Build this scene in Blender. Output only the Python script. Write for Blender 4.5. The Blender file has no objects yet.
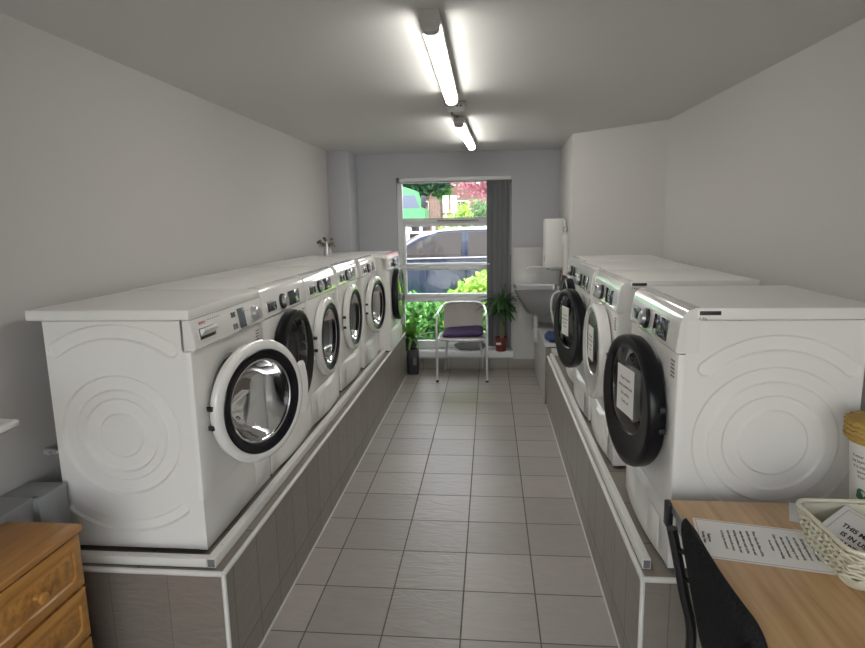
import bpy, bmesh, math, random
from mathutils import Vector, Matrix
PI = math.pi
SC = bpy.context.scene
COL = SC.collection
random.seed(7)

# ------------------------------------------------------------------ materials
def new_mat(name):
    m = bpy.data.materials.new(name); m.use_nodes = True
    nt = m.node_tree
    return m, nt, nt.nodes['Principled BSDF']

def mat(name, col, rough=0.5, metal=0.0, bump=0.0, bscale=200.0, vary=0.0, vscale=6.0, coat=0.0, spec=0.5):
    m, nt, b = new_mat(name)
    b.inputs['Base Color'].default_value = (*col, 1)
    b.inputs['Roughness'].default_value = rough
    b.inputs['Metallic'].default_value = metal
    b.inputs['Specular IOR Level'].default_value = spec
    if coat:
        b.inputs['Coat Weight'].default_value = coat
        b.inputs['Coat Roughness'].default_value = 0.05
    tc = nt.nodes.new('ShaderNodeTexCoord')
    if bump:
        n = nt.nodes.new('ShaderNodeTexNoise'); n.inputs['Scale'].default_value = bscale; n.inputs['Detail'].default_value = 4
        nt.links.new(tc.outputs['Object'], n.inputs['Vector'])
        bp = nt.nodes.new('ShaderNodeBump'); bp.inputs['Strength'].default_value = bump; bp.inputs['Distance'].default_value = 0.01
        nt.links.new(n.outputs['Fac'], bp.inputs['Height']); nt.links.new(bp.outputs['Normal'], b.inputs['Normal'])
    if vary:
        n = nt.nodes.new('ShaderNodeTexNoise'); n.inputs['Scale'].default_value = vscale; n.inputs['Detail'].default_value = 3
        nt.links.new(tc.outputs['Object'], n.inputs['Vector'])
        r = nt.nodes.new('ShaderNodeValToRGB')
        r.color_ramp.elements[0].position = 0.3; r.color_ramp.elements[1].position = 0.7
        r.color_ramp.elements[0].color = (*[c * (1 - vary) for c in col], 1)
        r.color_ramp.elements[1].color = (*[min(1, c * (1 + vary)) for c in col], 1)
        nt.links.new(n.outputs['Fac'], r.inputs['Fac']); nt.links.new(r.outputs['Color'], b.inputs['Base Color'])
    return m

def wood(name, c1, c2, axis=1, rough=0.35, scale=1.0):
    m, nt, b = new_mat(name)
    tc = nt.nodes.new('ShaderNodeTexCoord'); mp = nt.nodes.new('ShaderNodeMapping')
    s = [28 * scale, 28 * scale, 28 * scale]; s[axis] = 1.6 * scale
    mp.inputs['Scale'].default_value = s
    n = nt.nodes.new('ShaderNodeTexNoise'); n.inputs['Scale'].default_value = 1.3; n.inputs['Detail'].default_value = 6; n.inputs['Distortion'].default_value = 0.6
    r = nt.nodes.new('ShaderNodeValToRGB')
    r.color_ramp.elements[0].position = 0.3; r.color_ramp.elements[0].color = (*c1, 1)
    r.color_ramp.elements[1].position = 0.72; r.color_ramp.elements[1].color = (*c2, 1)
    nt.links.new(tc.outputs['Object'], mp.inputs['Vector']); nt.links.new(mp.outputs['Vector'], n.inputs['Vector'])
    nt.links.new(n.outputs['Fac'], r.inputs['Fac']); nt.links.new(r.outputs['Color'], b.inputs['Base Color'])
    b.inputs['Roughness'].default_value = rough
    return m

def tiles(name, col, grout, ax, size, off, gw=0.004, rough=0.4, vary=0.06, bump=0.25, nscale=14, gr_rough=0.8, streak=None):
    """square-cut tiles on two object-space axes, with grout lines, per-tile tone and a rough slate relief"""
    m, nt, b = new_mat(name); N = nt.nodes; L = nt.links
    tc = N.new('ShaderNodeTexCoord'); sep = N.new('ShaderNodeSeparateXYZ'); L.new(tc.outputs['Object'], sep.inputs[0])
    def math_(op, a, v=None):
        n = N.new('ShaderNodeMath'); n.operation = op
        if isinstance(a, (int, float)): n.inputs[0].default_value = a
        else: L.new(a, n.inputs[0])
        if v is not None:
            if isinstance(v, (int, float)): n.inputs[1].default_value = v
            else: L.new(v, n.inputs[1])
        return n.outputs[0]
    masks, cells = [], []
    for i in range(2):
        q = math_('DIVIDE', math_('SUBTRACT', sep.outputs['XYZ'[ax[i]]], off[i]), size[i])
        fr = math_('FRACT', q); cells.append(math_('FLOOR', q))
        d = math_('MINIMUM', fr, math_('SUBTRACT', 1.0, fr))
        masks.append(math_('LESS_THAN', d, gw / size[i] / 2))
    g = math_('MAXIMUM', masks[0], masks[1])
    cmb = N.new('ShaderNodeCombineXYZ'); L.new(cells[0], cmb.inputs[0]); L.new(cells[1], cmb.inputs[1])
    wn = N.new('ShaderNodeTexWhiteNoise'); wn.noise_dimensions = '3D'; L.new(cmb.outputs[0], wn.inputs['Vector'])
    ns = N.new('ShaderNodeTexNoise'); ns.inputs['Scale'].default_value = nscale; ns.inputs['Detail'].default_value = 6; ns.inputs['Distortion'].default_value = 1.5
    mp = N.new('ShaderNodeMapping'); L.new(tc.outputs['Object'], mp.inputs[0])
    if streak: mp.inputs['Scale'].default_value = streak; mp.inputs['Rotation'].default_value = (0.5, 0.6, 0.6)
    L.new(mp.outputs[0], ns.inputs['Vector'])
    t = math_('ADD', math_('MULTIPLY', wn.outputs['Value'], 0.5), math_('MULTIPLY', ns.outputs['Fac'], 0.5))
    r = N.new('ShaderNodeValToRGB')
    r.color_ramp.elements[0].position = 0.1; r.color_ramp.elements[0].color = (*[c * (1 - vary) for c in col], 1)
    r.color_ramp.elements[1].position = 0.9; r.color_ramp.elements[1].color = (*[c * (1 + vary) for c in col], 1)
    L.new(t, r.inputs['Fac'])
    mx = N.new('ShaderNodeMix'); mx.data_type = 'RGBA'
    L.new(g, mx.inputs['Factor']); L.new(r.outputs['Color'], mx.inputs['A']); mx.inputs['B'].default_value = (*grout, 1)
    L.new(mx.outputs['Result'], b.inputs['Base Color'])
    ro = math_('ADD', math_('MULTIPLY', g, gr_rough - rough), rough); L.new(ro, b.inputs['Roughness'])
    bp = N.new('ShaderNodeBump'); bp.inputs['Strength'].default_value = bump; bp.inputs['Distance'].default_value = 0.006
    h = math_('SUBTRACT', ns.outputs['Fac'], math_('MULTIPLY', g, 0.6)); L.new(h, bp.inputs['Height'])
    L.new(bp.outputs['Normal'], b.inputs['Normal'])
    return m

def glass_mat(name, tint=(1, 1, 1), gloss=0.5, rough=0.0, ior=1.45):
    """thin clear pane: lets light straight through and mirrors by the viewing angle"""
    m = bpy.data.materials.new(name); m.use_nodes = True; nt = m.node_tree; N = nt.nodes; L = nt.links
    N.remove(N['Principled BSDF']); out = N['Material Output']
    tr = N.new('ShaderNodeBsdfTransparent'); tr.inputs[0].default_value = (*tint, 1)
    gl = N.new('ShaderNodeBsdfGlossy'); gl.inputs['Roughness'].default_value = rough
    fr = N.new('ShaderNodeFresnel'); fr.inputs['IOR'].default_value = ior
    mx = N.new('ShaderNodeMixShader')
    mu = N.new('ShaderNodeMath'); mu.operation = 'MULTIPLY'; mu.inputs[1].default_value = gloss
    L.new(fr.outputs[0], mu.inputs[0]); L.new(mu.outputs[0], mx.inputs['Fac'])
    L.new(tr.outputs[0], mx.inputs[1]); L.new(gl.outputs[0], mx.inputs[2]); L.new(mx.outputs[0], out.inputs['Surface'])
    return m

def emit(name, col, strength):
    m, nt, b = new_mat(name)
    b.inputs['Base Color'].default_value = (*col, 1); b.inputs['Emission Color'].default_value = (*col, 1)
    b.inputs['Emission Strength'].default_value = strength
    return m

def leaf_mat(name, c1, c2):
    m, nt, b = new_mat(name); N = nt.nodes; L = nt.links
    tc = N.new('ShaderNodeTexCoord'); n = N.new('ShaderNodeTexNoise'); n.inputs['Scale'].default_value = 9; n.inputs['Detail'].default_value = 5
    L.new(tc.outputs['Object'], n.inputs['Vector'])
    r = N.new('ShaderNodeValToRGB'); r.color_ramp.elements[0].position = 0.38; r.color_ramp.elements[1].position = 0.62
    r.color_ramp.elements[0].color = (*c1, 1); r.color_ramp.elements[1].color = (*c2, 1)
    L.new(n.outputs['Fac'], r.inputs['Fac']); L.new(r.outputs['Color'], b.inputs['Base Color'])
    b.inputs['Roughness'].default_value = 0.45
    tl = N.new('ShaderNodeBsdfTranslucent'); L.new(r.outputs['Color'], tl.inputs[0])
    mx = N.new('ShaderNodeMixShader'); mx.inputs['Fac'].default_value = 0.4
    L.new(b.outputs[0], mx.inputs[1]); L.new(tl.outputs[0], mx.inputs[2]); L.new(mx.outputs[0], N['Material Output'].inputs['Surface'])
    return m

M = dict(
    wall=mat('wall_paint', (.56, .545, .535), .75, bump=.05, bscale=90),
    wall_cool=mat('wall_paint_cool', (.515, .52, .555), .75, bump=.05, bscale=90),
    ceiling=mat('ceiling_paint', (.65, .645, .635), .85, bump=.04, bscale=60),
    white_gloss=mat('white_enamel', (.85, .84, .815), .28, spec=.5),
    white_panel=mat('white_plastic_gloss', (.85, .84, .82), .13, coat=1.0),
    white_satin=mat('white_satin_plastic', (.76, .76, .74), .4),
    white_trim=mat('white_tile_trim', (.74, .73, .70), .35),
    upvc=mat('white_upvc', (.82, .83, .84), .3),
    black_gloss=mat('black_gloss_plastic', (.006, .0065, .009), .28, spec=.3),
    black_satin=mat('black_satin_plastic', (.02, .021, .024), .4),
    dark_band=mat('dark_door_band', (.008, .0085, .012), .2, spec=.35),
    display=mat('dark_display', (.03, .035, .045), .08, coat=.5),
    grey_lcd=mat('grey_lcd', (.12, .13, .16), .15),
    rubber=mat('grey_rubber_gasket', (.30, .30, .31), .5),
    chrome=mat('brushed_steel', (.62, .62, .63), .28, metal=1),
    alu=mat('aluminium_tube', (.80, .80, .82), .3, metal=.85),
    steel=mat('stainless_steel', (.52, .53, .55), .3, metal=1, bump=.03, bscale=150),
    drum=mat('drum_steel', (.45, .45, .46), .35, metal=1),
    knob=mat('silver_knob', (.55, .55, .56), .3, metal=.7),
    slot=mat('dark_slot', (.03, .03, .03), .5),
    mark=mat('grey_print', (.16, .16, .17), .6),
    red=mat('red_print', (.45, .02, .05), .5),
    ink=mat('black_ink', (.012, .012, .012), .7),
    paper=mat('white_paper', (.78, .775, .75), .8),
    pink_line=mat('red_border_print', (.45, .16, .15), .7),
    table=wood('oak_laminate', (.42, .245, .105), (.62, .40, .20), axis=1, rough=.35),
    pine=wood('orange_pine', (.38, .165, .035), (.58, .29, .075), axis=1, rough=.3),
    pine_dark=wood('orange_pine_dark', (.26, .11, .025), (.42, .20, .05), axis=1, rough=.35),
    burr=mat('burr_panel', (.46, .22, .055), .32, vary=.35, vscale=45),
    grey_cab=mat('grey_laminate', (.30, .31, .32), .35),
    black_fabric=mat('black_fabric', (.016, .016, .018), .95, bump=.5, bscale=500, vary=.5, vscale=120, spec=.2),
    black_metal=mat('black_metal', (.012, .012, .013), .4),
    grey_metal=mat('grey_metal', (.33, .34, .36), .35, metal=.5),
    basket=mat('cream_plastic', (.70, .665, .53), .4),
    crochet=mat('yellow_yarn', (.55, .36, .10), .9, bump=.6, bscale=300),
    cup=mat('white_tub', (.78, .77, .74), .35),
    green_print=mat('green_print', (.05, .19, .12), .5),
    brown_print=mat('brown_print', (.25, .13, .07), .5),
    blind=mat('grey_blind_fabric', (.20, .205, .22), .75, bump=.1, bscale=300),
    rattan=mat('woven_rattan', (.54, .49, .47), .8, bump=.6, bscale=260, vary=.25, vscale=160),
    purple=mat('purple_cushion', (.055, .03, .105), .85, bump=.2, bscale=300),
    cloth=mat('grey_cloth', (.25, .25, .26), .9),
    terracotta=mat('dark_red_pot', (.17, .035, .025), .4),
    dark_pot=mat('dark_grey_pot', (.07, .075, .08), .5),
    soil=mat('soil', (.03, .02, .014), .95),
    stem=mat('plant_stem', (.26, .22, .14), .8),
    bluecloth=mat('blue_cloth', (.03, .06, .17), .9),
    pipe=mat('white_pipe', (.72, .71, .68), .4),
    dark_pipe=mat('dark_pipe', (.05, .055, .065), .45),
    tube=emit('fluorescent_diffuser', (1.0, .97, .90), 10.0),
    diff_edge=mat('clear_diffuser_end', (.75, .74, .70), .2),
    fitting=mat('fitting_grey', (.42, .415, .40), .4),
    pane=glass_mat('window_glass', (.97, .98, .98), .8),
    bowl=glass_mat('door_glass', (.74, .76, .77), 1.0, 0.03, 1.5),
    smoke=glass_mat('smoked_door_glass', (.55, .57, .62), 1.2, 0.02, 1.5),
    carglass=mat('car_glass', (.022, .014, .012), .02, spec=.6),
    lorryglass=mat('lorry_glass', (.10, .14, .24), .05, spec=.8),
    road=mat('asphalt', (.10, .10, .105), .9, bump=.3, bscale=60, vary=.15, vscale=3),
    pave=mat('pavement', (.26, .25, .24), .9, vary=.1, vscale=2),
    carpaint=mat('blue_grey_car_paint', (.018, .03, .075), .25, metal=.4, coat=1.0),
    tyre=mat('tyre_rubber', (.015, .015, .016), .8),
    truck=mat('green_truck_paint', (.10, .46, .17), .35, coat=.4),
    truck_dark=mat('truck_dark_trim', (.04, .05, .06), .5),
    hedge=leaf_mat('hedge_leaf', (.03, .10, .03), (.10, .27, .06)),
    bright=leaf_mat('bright_leaf', (.18, .42, .04), (.46, .66, .13)),
    midleaf=leaf_mat('mid_leaf', (.06, .25, .05), (.20, .46, .12)),
    darktree=leaf_mat('dark_tree_leaf', (.02, .08, .035), (.07, .20, .08)),
    pink=leaf_mat('pink_blossom', (.42, .13, .19), (.72, .38, .44)),
    houseleaf=leaf_mat('house_plant_leaf', (.03, .09, .025), (.09, .23, .07)),
    lime=leaf_mat('lime_leaf', (.10, .30, .04), (.28, .52, .12)),
    dried=leaf_mat('dried_flower', (.11, .10, .05), (.42, .38, .25)),
    trunk=mat('bark', (.10, .07, .05), .9, bump=.6, bscale=30),
    brick=tiles('brown_brick', (.25, .125, .09), (.32, .28, .25), (0, 2), (.23, .075), (0, 0), .012, .85, .25, .2, 8),
    white_paint=mat('white_outdoor_paint', (.6, .6, .6), .6),
    roof=mat('roof_tile', (.15, .09, .08), .8, bump=.4, bscale=20),
)
# floor and plinth tiling measured in metres in the room's own frame
M['floor'] = tiles('slate_floor_tile', (.385, .35, .318), (.13, .122, .11), (0, 1), (.3, .3), (-.2214, 2.9247), .006, .33, .16, .75, 9, streak=(.8, 2.4, 1))
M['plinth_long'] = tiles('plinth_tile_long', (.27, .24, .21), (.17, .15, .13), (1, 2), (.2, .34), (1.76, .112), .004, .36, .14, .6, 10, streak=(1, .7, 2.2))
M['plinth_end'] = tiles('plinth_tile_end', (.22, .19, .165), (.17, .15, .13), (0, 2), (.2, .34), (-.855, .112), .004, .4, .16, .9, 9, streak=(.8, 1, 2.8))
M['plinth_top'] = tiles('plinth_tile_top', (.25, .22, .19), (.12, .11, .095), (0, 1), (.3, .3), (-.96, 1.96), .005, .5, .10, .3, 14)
M['splash'] = tiles('white_wall_tile', (.60, .595, .58), (.50, .495, .48), (0, 2), (.15, .15), (.42, .03), .004, .25, .02, .04, 3)
M['skirt'] = tiles('skirting_tile', (.30, .28, .25), (.15, .14, .12), (0, 2), (.3, .4), (.08, -.2), .005, .4, .08, .2, 14)
M['stub_light'] = tiles('pale_wall_tile', (.56, .56, .555), (.40, .40, .39), (1, 2), (.3, .25), (5.0, .02), .004, .35, .05, .1, 10)
M['stub_end'] = tiles('brown_stub_tile', (.27, .235, .19), (.12, .10, .09), (0, 2), (.4, .24), (.6, .01), .005, .45, .10, .3, 14)

# ------------------------------------------------------------------ mesh helpers
def BM(): return bmesh.new()

def finish(bm, angle=35):
    bmesh.ops.remove_doubles(bm, verts=bm.verts, dist=1e-6)
    bmesh.ops.recalc_face_normals(bm, faces=bm.faces)
    for f in bm.faces: f.smooth = True
    lim = math.radians(angle)
    for e in bm.edges:
        if len(e.link_faces) != 2 or e.calc_face_angle(0) > lim: e.smooth = False

def mesh(name, bm, m, angle=35, fix=True):
    if fix: finish(bm, angle)
    me = bpy.data.meshes.new(name); bm.to_mesh(me); bm.free()
    for mm in (m if isinstance(m, (list, tuple)) else [m]):
        me.materials.append(M[mm] if isinstance(mm, str) else mm)
    return me

def obj(name, bm, m, parent=None, loc=(0, 0, 0), rot=(0, 0, 0), angle=35, fix=True):
    me = bm if isinstance(bm, bpy.types.Mesh) else mesh(name, bm, m, angle, fix)
    o = bpy.data.objects.new(name, me); COL.objects.link(o)
    o.location = loc; o.rotation_euler = rot
    if parent: o.parent = parent
    return o

def tag(o, label, cat, group=None, kind=None):
    o['label'] = label; o['category'] = cat
    if group: o['group'] = group
    if kind: o['kind'] = kind
    return o

def thing(name, label, cat, loc=(0, 0, 0), rotz=0, group=None):
    o = bpy.data.objects.new(name, None); COL.objects.link(o)
    o.empty_display_size = .1; o.location = loc; o.rotation_euler = (0, 0, rotz)
    return tag(o, label, cat, group)

def struct(name, bm, m, parent=None, angle=35):
    o = obj(name, bm, m, parent, angle=angle)
    if not parent: o['kind'] = 'structure'
    return o

def copy_tree(o, parent=None):
    c = o.copy(); COL.objects.link(c)
    if parent: c.parent = parent
    for ch in list(o.children): copy_tree(ch, c)
    return c

def box(bm, x0, x1, y0, y1, z0, z1, bev=0.0, seg=2, mi=0):
    t = bmesh.new()
    vs = [t.verts.new((x, y, z)) for x in (x0, x1) for y in (y0, y1) for z in (z0, z1)]
    for f in ((0, 1, 3, 2), (4, 6, 7, 5), (0, 4, 5, 1), (2, 3, 7, 6), (0, 2, 6, 4), (1, 5, 7, 3)):
        t.faces.new([vs[i] for i in f])
    if bev: bmesh.ops.bevel(t, geom=list(t.edges), offset=bev, segments=seg, profile=.5, affect='EDGES')
    merge(bm, t, mi=mi)

def merge(bm, t, mat4=None, mi=0):
    if mat4 is not None: bmesh.ops.transform(t, matrix=mat4, verts=t.verts)
    mp = {v: bm.verts.new(v.co) for v in t.verts}
    for f in t.faces:
        try: nf = bm.faces.new([mp[v] for v in f.verts]); nf.material_index = mi
        except ValueError: pass
    t.free()

def loft(bm, loops, cap0=False, cap1=False, closed=True, mi=0):
    L = [[bm.verts.new(p) for p in lp] for lp in loops]
    n = len(L[0])
    for a, b in zip(L[:-1], L[1:]):
        for i in range(n if closed else n - 1):
            j = (i + 1) % n
            try: bm.faces.new((a[i], a[j], b[j], b[i])).material_index = mi
            except ValueError: pass
    if cap0: bm.faces.new(L[0]).material_index = mi
    if cap1: bm.faces.new(L[-1][::-1]).material_index = mi

def lathe(bm, prof, axis='z', n=48, c=(0, 0, 0), mi=0, cap0=False, cap1=False):
    """prof: list of (along-axis, radius)"""
    loops = []
    for h, r in prof:
        lp = []
        for i in range(n):
            a = 2 * PI * i / n; u, v = r * math.cos(a), r * math.sin(a)
            p = (u, v, h) if axis == 'z' else (h, u, v) if axis == 'x' else (u, h, v)
            lp.append((p[0] + c[0], p[1] + c[1], p[2] + c[2]))
        loops.append(lp)
    loft(bm, loops, cap0, cap1, mi=mi)

def tube(bm, pts, r, n=10, caps=True, mi=0):
    pts = [Vector(p) for p in pts]; rs = r if isinstance(r, (list, tuple)) else [r] * len(pts)
    loops = []; prev = None
    for i, p in enumerate(pts):
        d = (pts[min(i + 1, len(pts) - 1)] - pts[max(i - 1, 0)]).normalized()
        if prev is None:
            a = Vector((0, 0, 1)) if abs(d.z) < .9 else Vector((1, 0, 0))
            u = d.cross(a).normalized()
        else:
            u = (prev - d * prev.dot(d)).normalized()
        prev = u; v = d.cross(u)
        loops.append([p + (u * math.cos(2 * PI * k / n) + v * math.sin(2 * PI * k / n)) * rs[i] for k in range(n)])
    loft(bm, loops, caps, caps, mi=mi)

def spline(pts, n=8):
    P = [Vector(p) for p in pts]; P = [P[0] * 2 - P[1]] + P + [P[-1] * 2 - P[-2]]
    out = []
    for i in range(1, len(P) - 2):
        for k in range(n):
            t = k / n; a, b, c, d = P[i - 1:i + 3]
            out.append(.5 * ((2 * b) + (c - a) * t + (2 * a - 5 * b + 4 * c - d) * t * t + (3 * b - a - 3 * c + d) * t ** 3))
    out.append(P[-2]); return out

def prism(bm, prof, y0, y1, axis='y', mi=0):
    """polygon given in the two other axes, pushed along axis"""
    def pt(a, b, t): return (a, t, b) if axis == 'y' else (t, a, b) if axis == 'x' else (a, b, t)
    loft(bm, [[pt(a, b, y0) for a, b in prof], [pt(a, b, y1) for a, b in prof]], True, True, mi=mi)

def text(name, body, size, parent, m='ink', loc=(0, 0, 0), rot=(0, 0, 0), align='CENTER', ext=.0002, space=1.0, bold=0):
    c = bpy.data.curves.new(name, 'FONT'); c.body = body; c.size = size; c.extrude = ext; c.align_x = align; c.align_y = 'CENTER'
    c.space_line = space; c.resolution_u = 3; c.offset = bold
    t = bpy.data.objects.new('tmp', c); COL.objects.link(t)
    bpy.context.view_layer.update()
    me = bpy.data.meshes.new_from_object(t.evaluated_get(bpy.context.evaluated_depsgraph_get()))
    bpy.data.objects.remove(t); bpy.data.curves.remove(c)
    me.name = name; me.materials.clear(); me.materials.append(M[m])
    o = bpy.data.objects.new(name, me); COL.objects.link(o); o.location = loc; o.rotation_euler = rot
    if parent: o.parent = parent
    return o

# ------------------------------------------------------------------ room
XL, XR = -1.375, 1.50           # side walls
YF, YB = -1.25, 6.22            # wall behind the viewer, window wall
H = 2.241; ZP = .4515           # ceiling, plinth top
PX = .662                       # half aisle
W0, W1, WZ0, WZ1 = -.765, .412, .215, 2.0   # window opening

bm = BM(); box(bm, -1.6, 1.75, YF - .2, YB + .3, -.12, 0); struct('floor', bm, 'floor')
bm = BM(); box(bm, -1.6, 1.75, YF - .2, YB + .3, H, H + .15); struct('ceiling', bm, 'ceiling')
bm = BM(); box(bm, XL - .2, XL, YF - .2, YB + .3, 0, H); struct('wall_left', bm, 'wall')
bm = BM(); prism(bm, [(1.63, YF - .2), (1.75, YF - .2), (1.75, YB + .3), (.885, YB + .3), (.885, 6.15), (.872, 5.19), (1.465, 4.60)], 0, H, 'z')
struct('wall_right', bm, 'wall')
bm = BM(); G0, G1, G2 = -1.2, 1.32, 2.12       # unseen glazed front, added to let daylight in from behind the viewer
for a in ((XL, G0, 0, H), (G1, 1.66, 0, H), (G0, G1, G2, H)): box(bm, a[0], a[1], YF - .2, YF, a[2], a[3])
struct('wall_front', bm, 'wall')
bm = BM()
for x in (G0, G0 + .84, G0 + 1.68, G1): box(bm, x - .025, x + .025, YF - .13, YF - .07, 0, G2, .003)
for z in (.03, G2 - .03): box(bm, G0, G1, YF - .13, YF - .07, z - .03, z + .03, .003)
g = struct('added_glazed_front', bm, 'upvc')
for k in range(3):
    bm = BM(); box(bm, G0 + .84 * k + .02, G0 + .84 * k + .82, YF - .103, YF - .097, .06, G2 - .06); obj('pane', bm, 'pane', g)
bm = BM()
for a in ((XL, W0, 0, H), (W1, .885, 0, H), (W0, W1, 0, WZ0 - .07), (W0, W1, WZ1, H)):
    box(bm, a[0], a[1], YB, YB + .28, a[2], a[3])
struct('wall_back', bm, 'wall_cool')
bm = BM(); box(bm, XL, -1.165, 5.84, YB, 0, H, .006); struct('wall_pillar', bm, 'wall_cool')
bm = BM(); box(bm, W1 + .02, .884, YB - .008, YB, .115, 1.275, .002); struct('trim_1', bm, 'splash')
bm = BM(); box(bm, -.655, .884, YB - .012, YB, 0, .112, .002); struct('baseboard_back', bm, 'skirt')
bm = BM(); box(bm, W0 - .03, W1 + .02, 6.13, YB + .12, WZ0 - .07, WZ0, .008); struct('trim_2', bm, 'upvc')     # sill board

# tiled plinths the machines stand on
LP0, LP1, RP0, RP1 = 1.69, 5.92, 1.75, 4.86
def plinth(name, x0, x1, y0, y1):
    bm = BM()
    box(bm, x0, x1, y0, y1, 0, ZP)
    bmesh.ops.recalc_face_normals(bm, faces=bm.faces)
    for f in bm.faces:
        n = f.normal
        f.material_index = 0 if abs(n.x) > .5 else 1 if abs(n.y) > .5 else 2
    o = obj(name, bm, ['plinth_long', 'plinth_end', 'plinth_top']); o['kind'] = 'structure'
    return o
plinth('trim_3', XL, -PX, LP0, LP1)
plinth('trim_4', PX, 1.60, RP0, RP1)
def edging(name, s, y0, y1, xw):
    bm = BM(); x = s * PX
    tube(bm, [(x, y0 - .002, ZP - .003), (x, y1, ZP - .003)], .009, 12)
    tube(bm, [(x, y0, ZP - .003), (xw, y0, ZP - .003)], .009, 12)
    tube(bm, [(x, y0, 0), (x, y0, ZP)], .008, 12)
    struct(name, bm, 'white_trim')
edging('trim_5', -1, LP0, LP1, XL); edging('trim_6', 1, RP0, RP1, XR)
bm = BM()
box(bm, -PX, -PX + .004, LP0, LP1, 0, .012); box(bm, PX - .004, PX, RP0, RP1, 0, .012)
struct('trim_7', bm, 'white_trim')
# low tiled boxing beyond the right plinth, under the sink
bm = BM(); box(bm, .655, .872, 5.0, YB - .012, 0, .50)
bmesh.ops.recalc_face_normals(bm, faces=bm.faces)
for f in bm.faces: f.material_index = 1 if abs(f.normal.y) > .5 else 0
o = obj('trim_8', bm, ['stub_light', 'stub_end']); o['kind'] = 'structure'
bm = BM(); box(bm, .70, .87, 4.87, 4.995, 0, .49, .006); struct('trim_9', bm, 'stub_light')

def batten(label, pts_box, screws, capbox=None):
    t = thing('trunking_rail', label, 'rail', (0, 0, 0), 0, 'white rails screwed along the plinth tops')
    bm = BM(); box(bm, *pts_box, .002); r = obj('rail_bar', bm, 'white_trim', t)
    for s in screws:
        b = BM(); lathe(b, [(0, .004), (.0015, .0035), (.002, 0.0005)], 'z', 10, s, cap0=True); obj('screw', b, 'chrome', t)
    if capbox:
        b = BM(); box(b, *capbox); obj('open_end', b, 'mark', t)
zb = ZP + .001
batten('white rail along the aisle edge of the left plinth top', (-.728, -.698, 1.715, 4.955, zb, zb + .034), [(-.713, y, zb + .034) for y in (1.80, 2.2, 2.75, 3.3, 3.9, 4.6)], (-.725, -.701, 1.7135, 1.7152, zb + .004, zb + .030))
batten('short white rail across the near end of the left plinth top', (-1.225, -.730, 1.715, 1.745, zb, zb + .03), [(-.79, 1.73, zb + .03), (-1.0, 1.73, zb + .03)])
batten('white rail along the aisle edge of the right plinth top', (.672, .698, 1.80, 4.80, zb, zb + .034), [(.685, y, zb + .034) for y in (1.85, 2.4, 3.0, 3.7)], (.675, .695, 1.7985, 1.8002, zb + .004, zb + .030))

# ------------------------------------------------------------------ window
def window():
    y0, y1 = 6.285, 6.345
    zb_, zt_ = WZ0 + .002, WZ1
    bm = BM(); e = .046
    box(bm, W0, W0 + e, y0, y1, zb_, zt_, .004); box(bm, W1 - e, W1, y0, y1, zb_, zt_, .004)
    box(bm, W0, W1, y0, y1, zt_ - e, zt_, .004); box(bm, W0, W1, y0, y1, zb_, zb_ + .07, .004)
    for z in (1.56, .745): box(bm, W0 + e, W1 - e, y0, y1, z - .022, z + .022, .004)
    w = struct('window_1', bm, 'upvc')
    # opening sashes: (z0, z1)
    def sash(z0, z1, t, yo=0.0):
        b = BM(); a0, a1 = W0 + e, W1 - e; ya, yb = y0 - .014 + yo, y1 - .012 + yo
        box(b, a0, a0 + t, ya, yb, z0, z1, .004); box(b, a1 - t, a1, ya, yb, z0, z1, .004)
        box(b, a0 + t, a1 - t, ya, yb, z0, z0 + t, .004); box(b, a0 + t, a1 - t, ya, yb, z1 - t, z1, .004)
        f = obj('window_sash', b, 'upvc', w)
        g = BM(); box(g, a0 + t - .004, a1 - t + .004, yb - .03, yb - .024, z0 + t - .004, z1 - t + .004)
        obj('pane', g, 'pane', f)
        return f
    sash(1.584, zt_ - e, .008)
    s2 = sash(1.09, 1.538, .034)
    s3 = sash(.768, 1.085, .034)
    sash(zb_ + .07, .722, .008)
    b = BM(); box(b, -.35, .08, y0 - .045, y0 - .02, 1.556, 1.566, .003); obj('vent_strip', b, 'mark', w)
    for x in (-.50, .12):
        b = BM(); box(b, x - .03, x + .05, y0 - .04, y0 - .012, 1.085, 1.105, .004); tube(b, [(x, y0 - .035, 1.095), (x + .07, y0 - .05, 1.115)], .009, 8)
        obj('window_handle', b, 'upvc', s2)
window()

# vertical blind drawn to the right
t = thing('vertical_blind', 'grey fabric vertical blind bunched at the right side of the window', 'blind', (.29, 6.235, WZ0))
bm = BM(); box(bm, -1.02, .118, -.02, .02, 1.742, 1.783, .004); obj('head_rail', bm, 'upvc', t)
def slat():
    bm = BM(); n = 6; L0 = []
    for z in (.03, 1.738):
        L0.append([(.046 * (2 * k / n - 1), .008 * (1 - (2 * k / n - 1) ** 2), z) for k in range(n + 1)] +
                  [(.046 * (2 * k / n - 1), .008 * (1 - (2 * k / n - 1) ** 2) - .0012, z) for k in range(n, -1, -1)])
    loft(bm, L0, True, True); return bm
sm = mesh('slat', slat(), 'blind', 60)
angs = [15, -38, 30, -25, 42, 10, -35, 25, -15]
for k in range(9):
    o = obj('slat', sm, 'blind', t, (-.085 + .0205 * k, (-.006 if k % 2 else .006), 0), (0, 0, math.radians(angs[k])))
bm = BM()
for k in range(60): lathe(bm, [(-.0035, .001), (0, .0032), (.0035, .001)], 'z', 6, (.112, -.03, 1.70 - k * .012))
obj('bead_chain', bm, 'upvc', t)

# ------------------------------------------------------------------ laundry machines
def sst(a, b, x):
    t = max(0., min(1., (x - a) / (b - a))); return t * t * (3 - 2 * t)

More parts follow.
